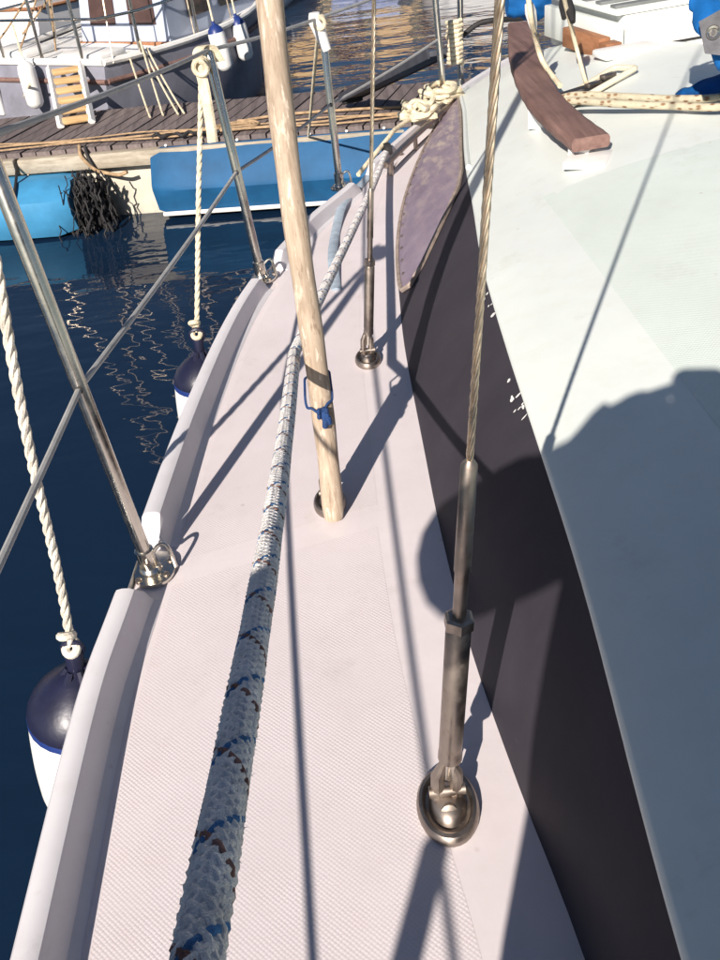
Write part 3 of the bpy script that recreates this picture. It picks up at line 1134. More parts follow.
hpt = [T1[0][3], V(CL + .05, 1.52, 1.75)]
MB().tube([hpt[0].lerp(hpt[1], k / 6) - V(0, 0, .08 * math.sin(math.pi * k / 6)) for k in range(7)], .006, 7).build('hanging_line', M['cream_rope'], sc)
pc = V(*(0.8233, 2.0468, 0.5669))
ax = (pc - V(0, 0, EYE)).normalized()
pxr = ax.cross(V(0, 0, 1)).normalized()
pyu = pxr.cross(ax)
mb = MB()
poly = []
for (a, b) in ((-.026, .022), (.028, .05), (.045, .03), (.04, -.045), (-.008, -.038)):
    poly.append(pc + pxr * a + pyu * b)
mb.add(poly + [q + ax * .006 for q in poly], [(0, 1, 2, 3, 4), (9, 8, 7, 6, 5)] + [(i, (i + 1) % 5, 5 + (i + 1) % 5, 5 + i) for i in range(5)])
patch = mb.build('eyelet_patch', worn('grey_webbing', (.10, .10, .11), .8, var=.3, scale=40, bump=.4, bscale=300), sc, smooth=0)
MB().lathe([(.008, 0), (.0085, .004), (.0125, .006), (.0145, .003), (.0145, 0)], pc + pxr * .004 + pyu * .001 - ax * .0, -ax, 20).build('eyelet', M['steel'], patch)
T2 = [[V(*(0.8992, 2.4153, 0.3523)), V(*(0.9482, 2.4551, 0.3569)), V(*(1.0149, 2.4864, 0.3666)), V(*(1.1419, 2.5039, 0.3917))],
      [V(*(0.8859, 2.3760, 0.3485)), V(*(0.9351, 2.3888, 0.3493)), V(*(0.9952, 2.4037, 0.3532)), V(*(1.1073, 2.4130, 0.3665))],
      [V(*(0.8969, 2.3696, 0.3393)), V(*(0.9350, 2.3592, 0.3420)), V(*(0.9846, 2.3600, 0.3430)), V(*(1.0830, 2.3468, 0.3416))]]
tag(cloth('canvas_tie', T2, '', fold=.008), 'torn blue canvas end lying over the two flecked ropes', 'canvas')
sh = thing('snap_shackle', (0.9007, 2.3455, 0.3398), 'flat steel shackle under the torn blue canvas end', 'shackle')
p0, p1 = V(*(0.8818, 2.3530, 0.3331)), V(*(0.9330, 2.3440, 0.3551))
MB().tube([p0, p0.lerp(p1, .3), p0.lerp(p1, .7), p1], [.005, .011, .011, .006], 10).build('shackle_body', M['steel'], sh)
MB().tube([p1, p1 + V(.03, .01, .005), p1 + V(.06, 0, .0)], .004, 8).build('shackle_pin', M['steel_dull'], sh)

# blue bundle and lines at the fore end
bp = V(*(0.9195, 3.9846, 0.3300))
mb = MB()
rows = []
for i in range(13):
    f = i / 12
    c = bp + V(-.13 + .3 * f, .02 + .05 * f, .0)
    r_ = .075 * math.sin(math.pi * (.12 + .76 * f)) ** .6
    rows.append([c + V(0, math.cos(a) * r_ * (1 + .16 * math.sin(5 * a + i)), math.sin(a) * r_ * (1 + .14 * math.sin(3 * a + i * 1.7)) + .02) for a in [2 * math.pi * k / 20 for k in range(21)]])
mb.grid(rows)
mb.add(rows[0][:-1], [tuple(range(20))])
mb.add(rows[-1][:-1], [tuple(range(20))])
tag(mb.build('canvas_bundle', M['blue_canvas'], smooth=70), 'rolled blue canvas bundle on the fore deck beyond the teak rail', 'canvas')
rope_thing('fore_line', [(0.6140, 2.8164, 0.5600), (0.6218, 2.8135, 0.5000), (0.6502, 2.8760, 0.4300), (0.6699, 2.8712, 0.3700), (0.6833, 2.7216, 0.3350)], .0075, M['cream_rope'], 'thick cream line with white clip leading down beside the teak rail')
rope_thing('fore_line', [(0.6934, 2.7505, 0.5600), (0.7274, 2.8015, 0.4800), (0.7566, 2.8290, 0.4000), (0.7553, 2.7195, 0.3350)], .006, M['cream_rope'], 'thin cream line between the teak rail and the hatch runner')
ck = thing('snap_clip', (0.6091, 2.7563, 0.5200), 'white snap clip at the top of the thick cream line', 'clip')
p0, p1 = V(*(0.6235, 2.8471, 0.5300)), V(*(0.6406, 2.8594, 0.4600))
MB().tube([p0, p0.lerp(p1, .3), p0.lerp(p1, .7), p1], [.012, .016, .013, .009], 10).build('clip_body', M['white'], ck)
MB().tube([p1, p1 + V(.004, -.03, -.01)], .006, 8).build('clip_eye', M['steel'], ck)
for i, (p0, p1) in enumerate((((0.7328, 2.9062, 0.5300), (0.7132, 2.8123, 0.4900)), ((0.7238, 2.8035, 0.5300), (0.7203, 2.7427, 0.4900)))):
    p0, p1 = V(*p0), V(*p1)
    o = MB().tube([p0, p0.lerp(p1, .5), p1], [.010, .013, .007], 10).build('line_toggle', M['black_rubber'])
    tag(o, ('left' if i == 0 else 'right') + ' one of two black toggles at the head of the thin cream line', 'toggle', 'black toggles on the thin cream line')

# ------------------------------------------------------------------ bow: pulpit legs, gangplank, coiled line
pp = MB()
f0 = V(*(0.6294, 4.2310, 0.0000))
pul = []
for (foot, top) in ((V(.52, 3.93, .003), V(.50, 3.95, .56)), (V(*(0.6445, 4.2985, 0.0000)), V(.655, 4.26, .60))):
    pp = MB().tube([foot, top], .0125, 12).build('pulpit_leg', M['steel'], yacht)
    MB().lathe([(.032, 0), (.032, .005), (.018, .008), (.016, .03)], foot, (0, 0, 1), 14).build('leg_foot', M['steel'], pp)
    pul.append(top)
MB().tube(cr_spline([BOWT, pul[0], pul[1], V(.97, 4.66, .62), V(1.13, 4.66, .62), V(1.44, 4.26, .60), V(1.6, 3.95, .56)], 8), .0125, 12).build('pulpit_rail', M['steel'], yacht)
pp = MB().tube([V(1.44, 4.22, .003), V(1.44, 4.26, .60)], .0125, 12).build('pulpit_leg', M['steel'], yacht)
# gangplank from the bow down to the pontoon
g0, g1 = V(*(0.5803, 4.4200, 0.1226)), V(*(0.2080, 5.6056, -0.2900))
gp = thing('gangplank', g1, 'dark grey gangplank sloping from the bow down to the wooden pontoon', 'gangplank')
d = (g0 - g1)
side = d.cross(V(0, 0, 1)).normalized()
upv = side.cross(d).normalized()
rg = Matrix((side, d.normalized(), upv)).transposed()
ctr = (g0 + g1) / 2
MB().box(ctr, (.115, d.length, .026), rot=rg, bev=.004).build('board', worn('dark_grey_board', (.055, .06, .075), .7, var=.3, scale=8), gp)
for s_ in (-1, 1):
    MB().box(ctr + rg @ V(s_ * .063, 0, .004), (.012, d.length * 1.002, .044), rot=rg).build('edge_rail', worn('board_edge', (.04, .043, .055), .6, var=.3) if s_ < 0 else bpy.data.materials['board_edge'], gp)
MB().box(g1 + rg @ V(0, .03, -.02), (.11, .05, .03), rot=rg, bev=.004).build('foot_pad', M['black_rubber'], gp)
# cream line lashed on the pulpit leg
mb = MB()
pl = []
for k in range(90):
    a = k * .7
    z = .12 + .17 * (k / 90)
    pl.append(V(.605 + .028 * math.cos(a) + random.uniform(-.004, .004), 4.16 + .028 * math.sin(a), z))
mb.tube(pl, .009, 7)
tag(mb.build('lashed_line', M['cream_rope']), 'cream rope wound round the pulpit leg at the bow', 'rope')
rope_thing('bow_hose', [(0.6567, 4.3000, 0.1990), (0.7259, 4.3000, 0.2378), (0.7980, 4.3000, 0.2451), (0.9357, 4.3500, 0.2298), (1.0978, 4.4000, 0.2355)], .011, M['black_rubber'], 'thin dark hose curving away from the pulpit at the bow', 'hose')
# heap of cream line at the bow
for j, (cx, cy, lab) in enumerate(((.385, 3.66, 'near heap of cream mooring line lying on the toe rail at the bow'), (.50, 3.86, 'far heap of cream mooring line lying on the toe rail at the bow'))):
    hp = []
    a = 0
    for k in range(46):
        a += random.uniform(.35, .75)
        hp.append(V(cx + .075 * math.cos(a) * random.uniform(.5, 1.1), cy + .08 * math.sin(a) * random.uniform(.5, 1.2), .05 + .0011 * k + random.uniform(0, .02)))
    rope_thing('mooring_line', hp, .0105, M['cream_rope'], lab, group='heaps of line at the bow', seg=7, n=4)
rope_thing('mooring_line', [V(.50, 3.86, .06), V(.30, 3.52, .07), V(.24, 3.40, .06), V(.12, 3.2, .012)], .008, M['cream_rope'], 'cream mooring line running aft along the inside of the bow toe rail')
mb = MB()
tr = [V(rail_x(y) + .085, y, .05) for y in [3.14 + .05 * i for i in range(15)]]
mb.tube(tr, .011, 10)
for i in (1, 6, 11):
    mb.tube([tr[i] - V(0, 0, .05), tr[i]], .008, 8)
mb.build('deck_handhold', M['steel_dull'], yacht)

# ------------------------------------------------------------------ fenders and their lanyards
def fender(eye, tilt, L, r, label):
    f = thing('fender', eye, label, 'fender', 'white fenders with navy tops over the yacht side')
    ax = V(*tilt).normalized()
    pr = []
    for k in range(15):
        t = k / 14
        z = -.04 - (L * .21) * t
        pr.append((r * (.16 + .84 * math.sin(t * math.pi / 2) ** .8), z))
    q = MB()
    q.lathe(pr[::-1] + [(r * .15, -.03), (r * .17, 0), (r * .13, .012)], eye, ax, 28)
    for k in range(6):
        a = k * math.pi / 3
        s0 = V(math.cos(a), math.sin(a), 0)
        q.tube([eye + ax * -.03 + s0 * r * .15, eye + ax * -.07 + s0 * r * .40, eye + ax * -.10 + s0 * r * .66], [.006, .009, .002], 6)
    q.build('navy_end', M['navy_vinyl'], f)
    zj = -.04 - L * .21
    MB().lathe([(r * 1.004, zj - .012), (r * 1.006, zj), (r * 1.0, zj + .002)], eye, ax, 28).build('blue_band', M['blue_line'], f)
    pr = [(r, zj - .012)] + [(r * (1 + .03 * math.sin(math.pi * k / 8)), zj - .012 - L * .4 * k / 8) for k in range(9)]
    zk = zj - .012 - L * .4
    pr += [(r * math.cos(k * math.pi / 18), zk - .9 * r * math.sin(k * math.pi / 18)) for k in range(1, 9)]
    MB().lathe(pr[::-1], eye, ax, 28).build('white_body', M['white_vinyl'], f)
    MB().tube([eye + V(.016 * math.cos(a), .004, .012 + .016 * math.sin(a)) for a in [k * math.pi / 8 for k in range(17)]], .006, 8).build('eye_loop', M['navy_vinyl'], f)
    return f
E1 = V(*(-0.5350, 1.2131, -0.1465))
fender(E1, (.16, .0, 1), .46, .098, 'near white fender with navy top hanging beside the leftmost stanchion')
E2 = V(*(-0.3650, 2.1907, -0.0420))
fender(E2, (.08, .0, 1), .36, .076, 'far white fender with navy top showing past the toe rail')
E3 = V(*(-0.2000, 8.5348, -1.7655))
def lanyard(a, b, r, label, mat, knot=True, sagv=.0):
    pts = [lerp(a, b, k / 10) - V(0, 0, sagv * math.sin(math.pi * k / 10)) + V(0, .01 * math.sin(k * .9), 0) for k in range(11)]
    mb = MB()
    strand_rope(mb, pts, r, r * 9, 3, 7)
    if knot:
        kp = []
        for k in range(50):
            w = k / 50 * 2 * math.pi * 2.5
            kp.append(Vector(b) + V(.010 * math.sin(w), .010 * math.cos(w), .022 * math.sin(w * .5) + .012))
        mb.tube(kp, r * .9, 8)
    # turns round the lifeline or post
    kp = []
    for k in range(60):
        w = k / 60 * 2 * math.pi * 3
        kp.append(Vector(a) + V(.016 * math.sin(w), -.03 + .06 * k / 60, .016 * math.cos(w)))
    mb.tube(kp, r * .9, 8)
    return tag(mb.build('fender_lanyard', mat), label, 'rope', 'fender lanyards')
lt = lerp(V(*(-0.4520, 1.2241, 0.5267)), E1, -.42)
lanyard(lt, E1 + V(0, 0, .02), .0085, 'thick twisted white rope holding the near fender at the left edge', M['white_rope'])
lanyard(V(*(-0.2530, 2.4000, 0.5574)), E2 + V(0, 0, .02), .0068, 'cream rope from the middle stanchion down to the far fender', M['cream_rope'])
lanyard(V(*(0.0453, 3.1000, 0.5094)), E3, .0068, 'knotted cream rope hanging from the farthest stanchion over the blue pontoon fender', M['cream_rope'])
# white plastic strip over the middle stanchion head, white sleeve on the far one
a_, b_ = V(*(-0.2445, 2.4200, 0.5834)), V(*(-0.2532, 2.3600, 0.3948))
wp = cr_spline([a_ + V(.03, .03, -.03), a_ + V(.012, .015, .010), a_ + V(-.012, -.01, .0), a_.lerp(b_, .4) + V(-.004, -.02, 0), a_.lerp(b_, .75) + V(0, -.02, 0), b_ + V(0, -.01, 0)], 8)
rows = []
for i, p in enumerate(wp):
    w = .0125 * (1 if i > 8 else 1.3)
    rows.append([p + V(-w, 0, 0), p + V(-w * .6, -.004, 0), p + V(w * .6, -.004, 0), p + V(w, 0, 0), p + V(w * .6, .003, 0), p + V(-w * .6, .003, 0)])
k = 6
mb = MB().add([q for r in rows for q in r], [(i * k + j, i * k + (j + 1) % k, (i + 1) * k + (j + 1) % k, (i + 1) * k + j) for i in range(len(rows) - 1) for j in range(k)] + [tuple(range(k)), tuple((len(rows) - 1) * k + j for j in range(k))])
tag(mb.build('hanging_strap', M['cream_rope']), 'flat cream strap folded over the head of the middle stanchion', 'strap')
p0, p1 = V(*(0.0341, 3.1000, 0.5161)), V(*(0.0598, 3.1000, 0.4297))
mb = MB().tube([p0 + V(0, 0, .02), p0, p0.lerp(p1, .5), p1], [.016, .022, .019, .014], 12)
tag(mb.build('stanchion_sleeve', M['white']), 'white sleeve over the head of the farthest stanchion', 'sleeve')

# ------------------------------------------------------------------ wooden pontoon
PA = R(9)
PO = V(-.5, 5.32, 0)
pex, pey = V(math.cos(PA), -math.sin(PA), 0), V(math.sin(PA), math.cos(PA), 0)
PW, PTOP = .86, -.35
def pp_(s_, t, z):
    q = PO + pex * s_ + pey * t
    return V(q.x, q.y, z)
pont = thing('pontoon', pp_(0, .5, WATER_Z), 'brown plank-topped mooring pontoon crossing behind the bow', 'pontoon')
plank_m = NT('grey_brown_planks')
v = plank_m.coords('Object', (14, 1.4, 14), (0, 0, R(-20)))
oi = plank_m.node('ShaderNodeObjectInfo')
n = plank_m.noise(v, 2.0, 7, .7)
c1 = plank_m.ramp(n, [(.3, (.10, .08, .078)), (.7, (.25, .205, .195))])
c2 = plank_m.mix(plank_m.math('MULTIPLY', oi.outputs['Random'], .55), c1, (.10, .082, .082))
plank_m.col(c2)
plank_m.setp(.8, 0, .25)
plank_m.bump(n, .4, .004)
lean = R(20) - PA
pl_mesh = None
PP = .088
for i in range(96):
    s0 = -3.2 + i * PP
    if pl_mesh is None:
        w, k = PP - .010, math.tan(lean) * PW
        poly = [pex * 0, pex * w, pex * (w + k) + pey * PW, pex * k + pey * PW]
        mb = MB()
        mb.prism([(q.x, q.y) for q in poly], -.03, 0)
        pl_mesh = mb.mesh('plank', plank_m.m, smooth=0)
    q = pp_(s0, random.uniform(-.008, .008), PTOP + random.uniform(-.003, .003))
    link('plank', pl_mesh, pont, q)
conc = worn('stained_concrete', (.50, .46, .38), .85, var=.2, scale=7, bump=.5, bscale=30, dirt=((.10, .09, .06), .8))
mb = MB()
def pbox(mb, s0, s1, t0, t1, z0, z1):
    c = pp_((s0 + s1) / 2, (t0 + t1) / 2, (z0 + z1) / 2)
    return mb.box(c, (s1 - s0, t1 - t0, z1 - z0), rot=Matrix((pex, pey, V(0, 0, 1))).transposed(), bev=.012)
for i in range(4):
    pbox(MB(), -3.4 + i * 2.2, -3.4 + i * 2.2 + 2.17, .03, PW + .1, -1.3, -.385).build('float', conc, pont)
beam = wood('pale_edge_beam', (.22, .18, .13), (.50, .45, .36), 0)
for i in range(4):
    pbox(MB(), -3.4 + i * 2.2, -3.4 + i * 2.2 + 2.18, -.045, .028, -.46, -.375).build('edge_beam', beam, pont)

def bumper(name, s0, s1, prof, mat, label, trim=None, inset=.06):
    b = thing(name, pp_((s0 + s1) / 2, -.1, -.7), label, 'dock fender', None)
    mb = MB()
    ss = [s0, s0 + inset] + [s0 + inset + (s1 - s0 - 2 * inset) * k / 16 for k in range(1, 16)] + [s1 - inset, s1]
    rows = []
    for i, s_ in enumerate(ss):
        e = .80 if i in (0, len(ss) - 1) else 1.0
        zc_ = sum(p[1] for p in prof) / len(prof)
        wob = .004 * math.sin(s_ * 9)
        rows.append([pp_(s_, -(p[0] * e + wob * (p[0] > .02)), zc_ + (p[1] - zc_) * (.9 if e < 1 else 1)) for p in prof])
    k = len(prof)
    mb.add([q for r in rows for q in r], [(i * k + j, i * k + (j + 1) % k, (i + 1) * k + (j + 1) % k, (i + 1) * k + j) for i in range(len(rows) - 1) for j in range(k)] + [tuple(range(k)), tuple((len(rows) - 1) * k + j for j in range(k))])
    mb.build('cover', mat, b, smooth=30 if trim else 42)
    if trim:
        mb = MB()
        mb.tube([pp_(s0 + .03 + (s1 - s0 - .06) * k / 8, -(prof[-2][0] + .012), prof[-2][1]) for k in range(9)], .012, 8)
        mb.build('lower_trim', trim, b)
        mb = MB()
        for k in range(int((s1 - s0) / .2)):
            MB().lathe([(.008, 0), (.008, .004), (.004, .006)], pp_(s0 + .1 + k * .2, -(prof[1][0] * .9 + .01), prof[1][1] + .01), (-.1, -.6, .8), 8).build('rivet', M['white'], b)
    return b
blue1 = worn('deep_blue_pvc', (.012, .085, .20), .6, var=.22, scale=5, bump=.2, bscale=14, dirt=((.02, .055, .11), .5), spec=.2)
blue2 = worn('light_blue_pvc', (.05, .24, .44), .6, var=.2, scale=5, bump=.25, bscale=12, dirt=((.03, .07, .10), .5), spec=.3)
bumper('pontoon_bumper', -.43, 2.3, [(.0, -.375), (.03, -.372), (.15, -.545), (.155, -.575), (.10, -.715), (.0, -.74)], blue1,
       'long deep blue padded bumper along the near edge of the pontoon', M['white'])
bumper('pontoon_bumper', -3.3, -.86, [(.02, -.47), (.20, -.455), (.34, -.53), (.36, -.62), (.30, -.735), (.02, -.76)], blue2,
       'light turquoise blue padded bumper at the left of the pontoon', None, .10)
# strap seam round the light blue bumper and a yellow block under its far end
rope_thing('bumper_strap', [pp_(-1.22, .0, -.40), pp_(-1.16, -.19, -.440), pp_(-1.14, -.345, -.522), pp_(-1.135, -.37, -.62), pp_(-1.13, -.315, -.735)], .008, M['black_rubber'], 'dark strap running over the light turquoise bumper', 'strap')
yb = MB().box(pp_(-1.75, -.40, -.70), (.34, .12, .16), rz=-PA, bev=.03)
tag(yb.build('yellow_float', worn('yellow_foam', (.55, .33, .03), .7, var=.2, scale=9)), 'small yellow float under the light turquoise bumper at the left edge', 'float')
# dark weedy ropes hanging between the bumpers
mb = MB()
for i in range(70):
    s_ = random.gauss(-.80, .045)
    t = -random.uniform(.03, .30)
    z0 = random.uniform(-.52, -.42)
    p = pp_(s_, t, z0)
    pts = [p]
    while p.z > -.80:
        p = p + V(random.uniform(-.022, .022), random.uniform(-.02, .02), -random.uniform(.015, .04))
        pts.append(p)
    mb.tube(pts, random.uniform(.003, .009), 5)
tag(mb.build('weed_clump', M['black_rubber']), 'tangle of dark weed hanging by the light blue bumper end', 'weed')
rope_thing('hook_rope', [pp_(-.84, .02, -.34), pp_(-.81, -.06, -.38), pp_(-.75, -.07, -.45), pp_(-.70, -.06, -.475), pp_(-.62, -.07, -.49), pp_(-.565, -.08, -.475)], .010, M['tan_rope'], 'brown rope end bent over the pale pontoon side')
rope_thing('hook_rope', [pp_(-.80, .0, -.34), pp_(-.77, -.06, -.40), pp_(-.72, -.065, -.55), pp_(-.69, -.065, -.70), pp_(-.68, -.05, -.80)], .009, M['black_rubber'], 'dark rope hanging down the pale pontoon side into the water')
# lines lying along the near edge of the pontoon
for j in range(3):
    pts = []
    for k in range(16):
        s_ = -2.2 + k * .21
        pts.append(pp_(s_, .05 + .05 * j + .02 * math.sin(k * 1.3 + j * 2) + random.uniform(-.012, .012), PTOP + .016))
    rope_thing('pontoon_line', pts, [.005, .006, .0045][j], M['tan_rope'],
               ['tan line lying nearest the edge of the pontoon planks', 'middle one of three tan lines lying along the pontoon edge', 'tan line lying farthest from the pontoon edge'][j], group='lines along the pontoon edge')
hp = []
a = 0
for k in range(26):
    a += .55
    hp.append(pp_(.04 + (.10 + .0012 * k) * math.cos(a) + random.uniform(-.015, .015), .14 + (.06 + .0012 * k) * math.sin(a), PTOP + .012 + .0004 * k))
rope_thing('rope_coil', hp, .007, M['tan_rope'], 'loose tan rope coil on the pontoon above the blue bumper', 'rope', n=4, seg=7)
hp = [pp_(-.42 + .03 * k, .03 + .02 * math.sin(k * 1.9), PTOP + .02 + .01 * (k % 2)) for k in range(14)]
rope_thing('black_hose', hp, .010, M['black_rubber'], 'short black hose lying on the pontoon edge left of the coil', 'hose', n=4, seg=7)
rope_thing('pontoon_line', [pp_(-.2, .12, PTOP + .014), pp_(.2, .30, PTOP + .014), pp_(.7, .30, PTOP + .014), pp_(1.3, .22, PTOP + .014), pp_(1.9, .26, PTOP + .014)], .008, M['tan_rope'], 'thin brown line curving over the pontoon planks at the right')

# ------------------------------------------------------------------ moored boats behind the pontoon
def hull_pts(L, widths, sheer, depth=.45):
    return L, widths, sheer
def small_boat(name, loc, az, L, B, fb, hull_m, deck_m, label, cabin=None, mast=0, strake=None, sheer_rise=.25, group=None):
    b = thing(name, (loc[0], loc[1], WATER_Z), label, 'boat', group)
    hx, hy = V(math.cos(az), -math.sin(az), 0), V(math.sin(az), math.cos(az), 0)
    def W(x, y, z):
        q = V(loc[0], loc[1], WATER_Z) + hx * x + hy * y
        return V(q.x, q.y, WATER_Z + z)
    st = 14
    rows, edge = [], []
    for i in range(st + 1):
        f = i / st
        hw = B / 2 * (.80 + .2 * math.sin(min(1, f / .45) * math.pi / 2)) * (1 - max(0, (f - .45) / .55) ** 2.3)
        hw = max(hw, .012)
        sz = fb * (1 + sheer_rise * (f * 1.3 - .3) ** 2)
        row = []
        for (a, z) in ((1.0, 1.0), (1.0, .93), (.97, .6), (.90, .2), (.80, -.1), (.45, -.45), (0, -.6)):
            row.append(W(-hw * (a if a == 1 else a - .25 * max(0, f - .5)), f * L - .08 * (1 - z) * (1 - f), sz * z))
        q2 = [W(-((p - V(loc[0], loc[1], WATER_Z)).dot(hx)), (p - V(loc[0], loc[1], WATER_Z)).dot(hy), p.z - WATER_Z) for p in row[::-1][1:]]
        rows.append(row + q2)
        edge.append((hw, f * L, sz))
    mb = MB().grid(rows)
    mb.add(rows[0], [tuple(range(len(rows[0])))])
    mb.build('hull', hull_m, b, smooth=45)
    rows = [[W(-hw + .01 + (2 * hw - .02) * k / 6, y, z - .03 + .03 * math.sin(math.pi * k / 6)) for k in range(7)] for hw, y, z in edge]
    MB().grid(rows).build('deck', deck_m, b, smooth=45)
    for s_ in (-1, 1):
        MB().tube([W(s_ * hw, y, z) for hw, y, z in edge], .022, 8).build('gunwale', deck_m, b)
    MB().tube([W(-edge[0][0], 0, edge[0][2]), W(edge[0][0], 0, edge[0][2])], .022, 8).build('gunwale', deck_m, b)
    if strake:
        for s_ in (-1, 1):
            MB().tube([W(s_ * (hw + .004), y, z * .82) for hw, y, z in edge], .016, 8).build('rubbing_strake', strake, b)
        MB().tube([W(-edge[0][0], -.018, edge[0][2] * .82), W(edge[0][0], -.018, edge[0][2] * .82)], .016, 8).build('rubbing_strake', strake, b)
    if cabin:
        (f0, f1, cw, ch, cm, off, winm) = cabin
        y0, y1 = f0 * L, f1 * L
        zb = fb * .95
        P = [W(off - cw / 2, y0, zb), W(off + cw / 2, y0, zb), W(off + cw / 2 * .85, y1, zb), W(off - cw / 2 * .85, y1, zb)]
        Q = [W(off - cw / 2 * .9, y0 + .05, zb + ch), W(off + cw / 2 * .9, y0 + .05, zb + ch), W(off + cw / 2 * .72, y1 - .12, zb + ch * .9), W(off - cw / 2 * .72, y1 - .12, zb + ch * .9)]
        co = MB().add(P + Q, [(4, 5, 6, 7), (0, 1, 5, 4), (1, 2, 6, 5), (2, 3, 7, 6), (3, 0, 4, 7)]).build('cabin', cm, b, smooth=0)
        for s_ in (-1, 1):
            for g in (.22, .58):
                e0 = P[0 if s_ < 0 else 1].lerp(P[3 if s_ < 0 else 2], g)
                e1 = P[0 if s_ < 0 else 1].lerp(P[3 if s_ < 0 else 2], g + .24)
                h0 = Q[0 if s_ < 0 else 1].lerp(Q[3 if s_ < 0 else 2], g)
                h1 = Q[0 if s_ < 0 else 1].lerp(Q[3 if s_ < 0 else 2], g + .24)
                o_ = hx * s_ * .006
                MB().add([e0.lerp(h0, .35) + o_, e1.lerp(h1, .35) + o_, e1.lerp(h1, .8) + o_, e0.lerp(h0, .8) + o_], [(0, 1, 2, 3)]).build('window', winm, co, smooth=0)
        for g in (.12, .58):
            o_ = -hy * .006
            e0, e1 = P[0].lerp(P[1], g), P[0].lerp(P[1], g + .3)
            h0, h1 = Q[0].lerp(Q[1], g), Q[0].lerp(Q[1], g + .3)
            MB().add([e0.lerp(h0, .35) + o_, e1.lerp(h1, .35) + o_, e1.lerp(h1, .8) + o_, e0.lerp(h0, .8) + o_], [(0, 1, 2, 3)]).build('window', winm, co, smooth=0)
        MB().tube([P[0] + V(0, 0, .02) - hx * .012, P[3] + V(0, 0, .02) - hx * .012], .018, 6).build('cabin_trim', M['teak_raw'], co)
        MB().tube([P[0] + V(0, 0, .02) - hy * .012, P[1] + V(0, 0, .02) - hy * .012], .018, 6).build('cabin_trim', M['teak_raw'], co)
    if mast:
        q = W(0, L * .52, fb)
        MB().tube([q, q + V(0, 0, mast)], [.05, .035], 12).build('mast', M['steel_dull'], b)
        MB().tube([q + V(0, 0, .9), q + V(0, 0, .95) - hy * L * .42], .04, 10).build('boom', M['steel_dull'], b)
        MB().tube([q + V(0, 0, .98), q + V(0, 0, 1.05) - hy * L * .2, q + V(0, 0, 1.02) - hy * L * .42], [.13, .11, .06], 12).build('sail_cover', M['blue_canvas'], b)
        for s_ in (-1, 1):
            MB().tube([q + V(0, 0, mast), W(s_ * B * .46, L * .5, fb)], .005, 5).build('stay', M['wire'], b)
        MB().tube([q + V(0, 0, mast), W(0, L * .985, fb * 1.2)], .005, 5).build('stay', M['wire'], b)
    return b, W, edge
greyblue = worn('grey_blue_hull_paint', (.22, .222, .27), .5, var=.2, scale=4, dirt=((.09, .08, .07), .6))
palecab = worn('pale_blue_cabin', (.42, .47, .58), .45, var=.1, scale=5)
rustcab = worn('rust_red_cabin', (.36, .15, .08), .6, var=.25, scale=8)
navyhull = worn('navy_hull_paint', (.015, .025, .07), .4, var=.25, scale=5)
brownwin = worn('brown_window', (.07, .04, .035), .25, var=.2)
orange = wood('varnished_slats', (.46, .28, .12), (.72, .50, .26), 0)
bA, WA, eA = small_boat('cabin_boat', (-1.80, 6.86), R(33), 2.5, 1.5, .62, greyblue, M['white'], 'small grey-blue cabin boat moored stern-to beyond the pontoon, ladder on its stern',
                       (.26, .74, .82, .40, palecab, .22, brownwin), 0, M['teak'])
WA0 = WA
WA = lambda x, y, z: WA0(x * .90, y * .58, z)
# white cockpit coaming, cushions and gear on its after deck
for (x, y, z, sx, sy, sz, m_, nm) in ((-.45, .42, .645, .42, .3, .05, M['white'], 'locker'), (.35, .35, .635, .4, .25, .05, M['white'], 'thwart')):
    q = WA(x, y, z)
    MB().box(q, (sx, sy, sz), rz=-R(33), bev=.02).build(nm, m_, bA)
for x in (-.72, -.35, .05, .45, .74):
    a_, b_ = WA(x, .04 if abs(x) < .7 else .5, .62), WA(x, .04 if abs(x) < .7 else .5, 1.10)
    MB().tube([a_, b_], .012, 8).build('rail_post', M['steel'], bA)
for z in (.88, 1.10):
    MB().tube([WA(-.72, 2.4, z), WA(-.76, .5, z), WA(-.68, .06, z), WA(.66, .06, z), WA(.78, .5, z), WA(.74, 2.4, z)], .009, 8).build('guard_rail', M['steel'], bA)
for x, y in ((-.68, 1.4), (-.66, 2.2), (.72, 1.6), (.6, 2.4)):
    MB().tube([WA(x, y, .62), WA(x, y, 1.10)], .012, 8).build('rail_post', M['steel'], bA)
# standing rigging of the small boat, rising out of the picture
hd = WA(0, 2.3, 6.5)
for x, y in ((-.78, 2.2), (.78, 2.2), (-.70, .1), (.70, .1), (-.74, 1.5), (.74, 1.5)):
    MB().tube([WA(x, y, .62), hd], .006, 5).build('stay', M['wire'], bA)
for (x0, y0, z0, x1, y1, z1) in ((-.6, .3, .7, -.2, 1.6, 1.5), (-.7, .9, .7, .3, 1.5, 1.6), (.1, .2, .68, -.5, 1.3, 1.3), (-.3, .2, .66, -.62, 1.9, 1.45)):
    MB().tube(sag(WA(x0, y0, z0), WA(x1, y1, z1), .05, 8), .007, 6).build('slack_line', M['tan_rope'], bA)
q = WA(-.62, -.03, .42)
MB().box(q + V(0, -.03, 0), (.30, .03, .26), rz=-R(33), bev=.01).build('stern_panel', M['white'], bA)
# name plates on the stern
for x, z in ((.40, .36), (.455, .345), (.425, .26)):
    p0 = WA(x, -.075, z)
    MB().box(p0 + V(0, -.02, 0), (.035, .02, .06), rz=-R(33), rot=None).build('name_plate', M['white'], bA)
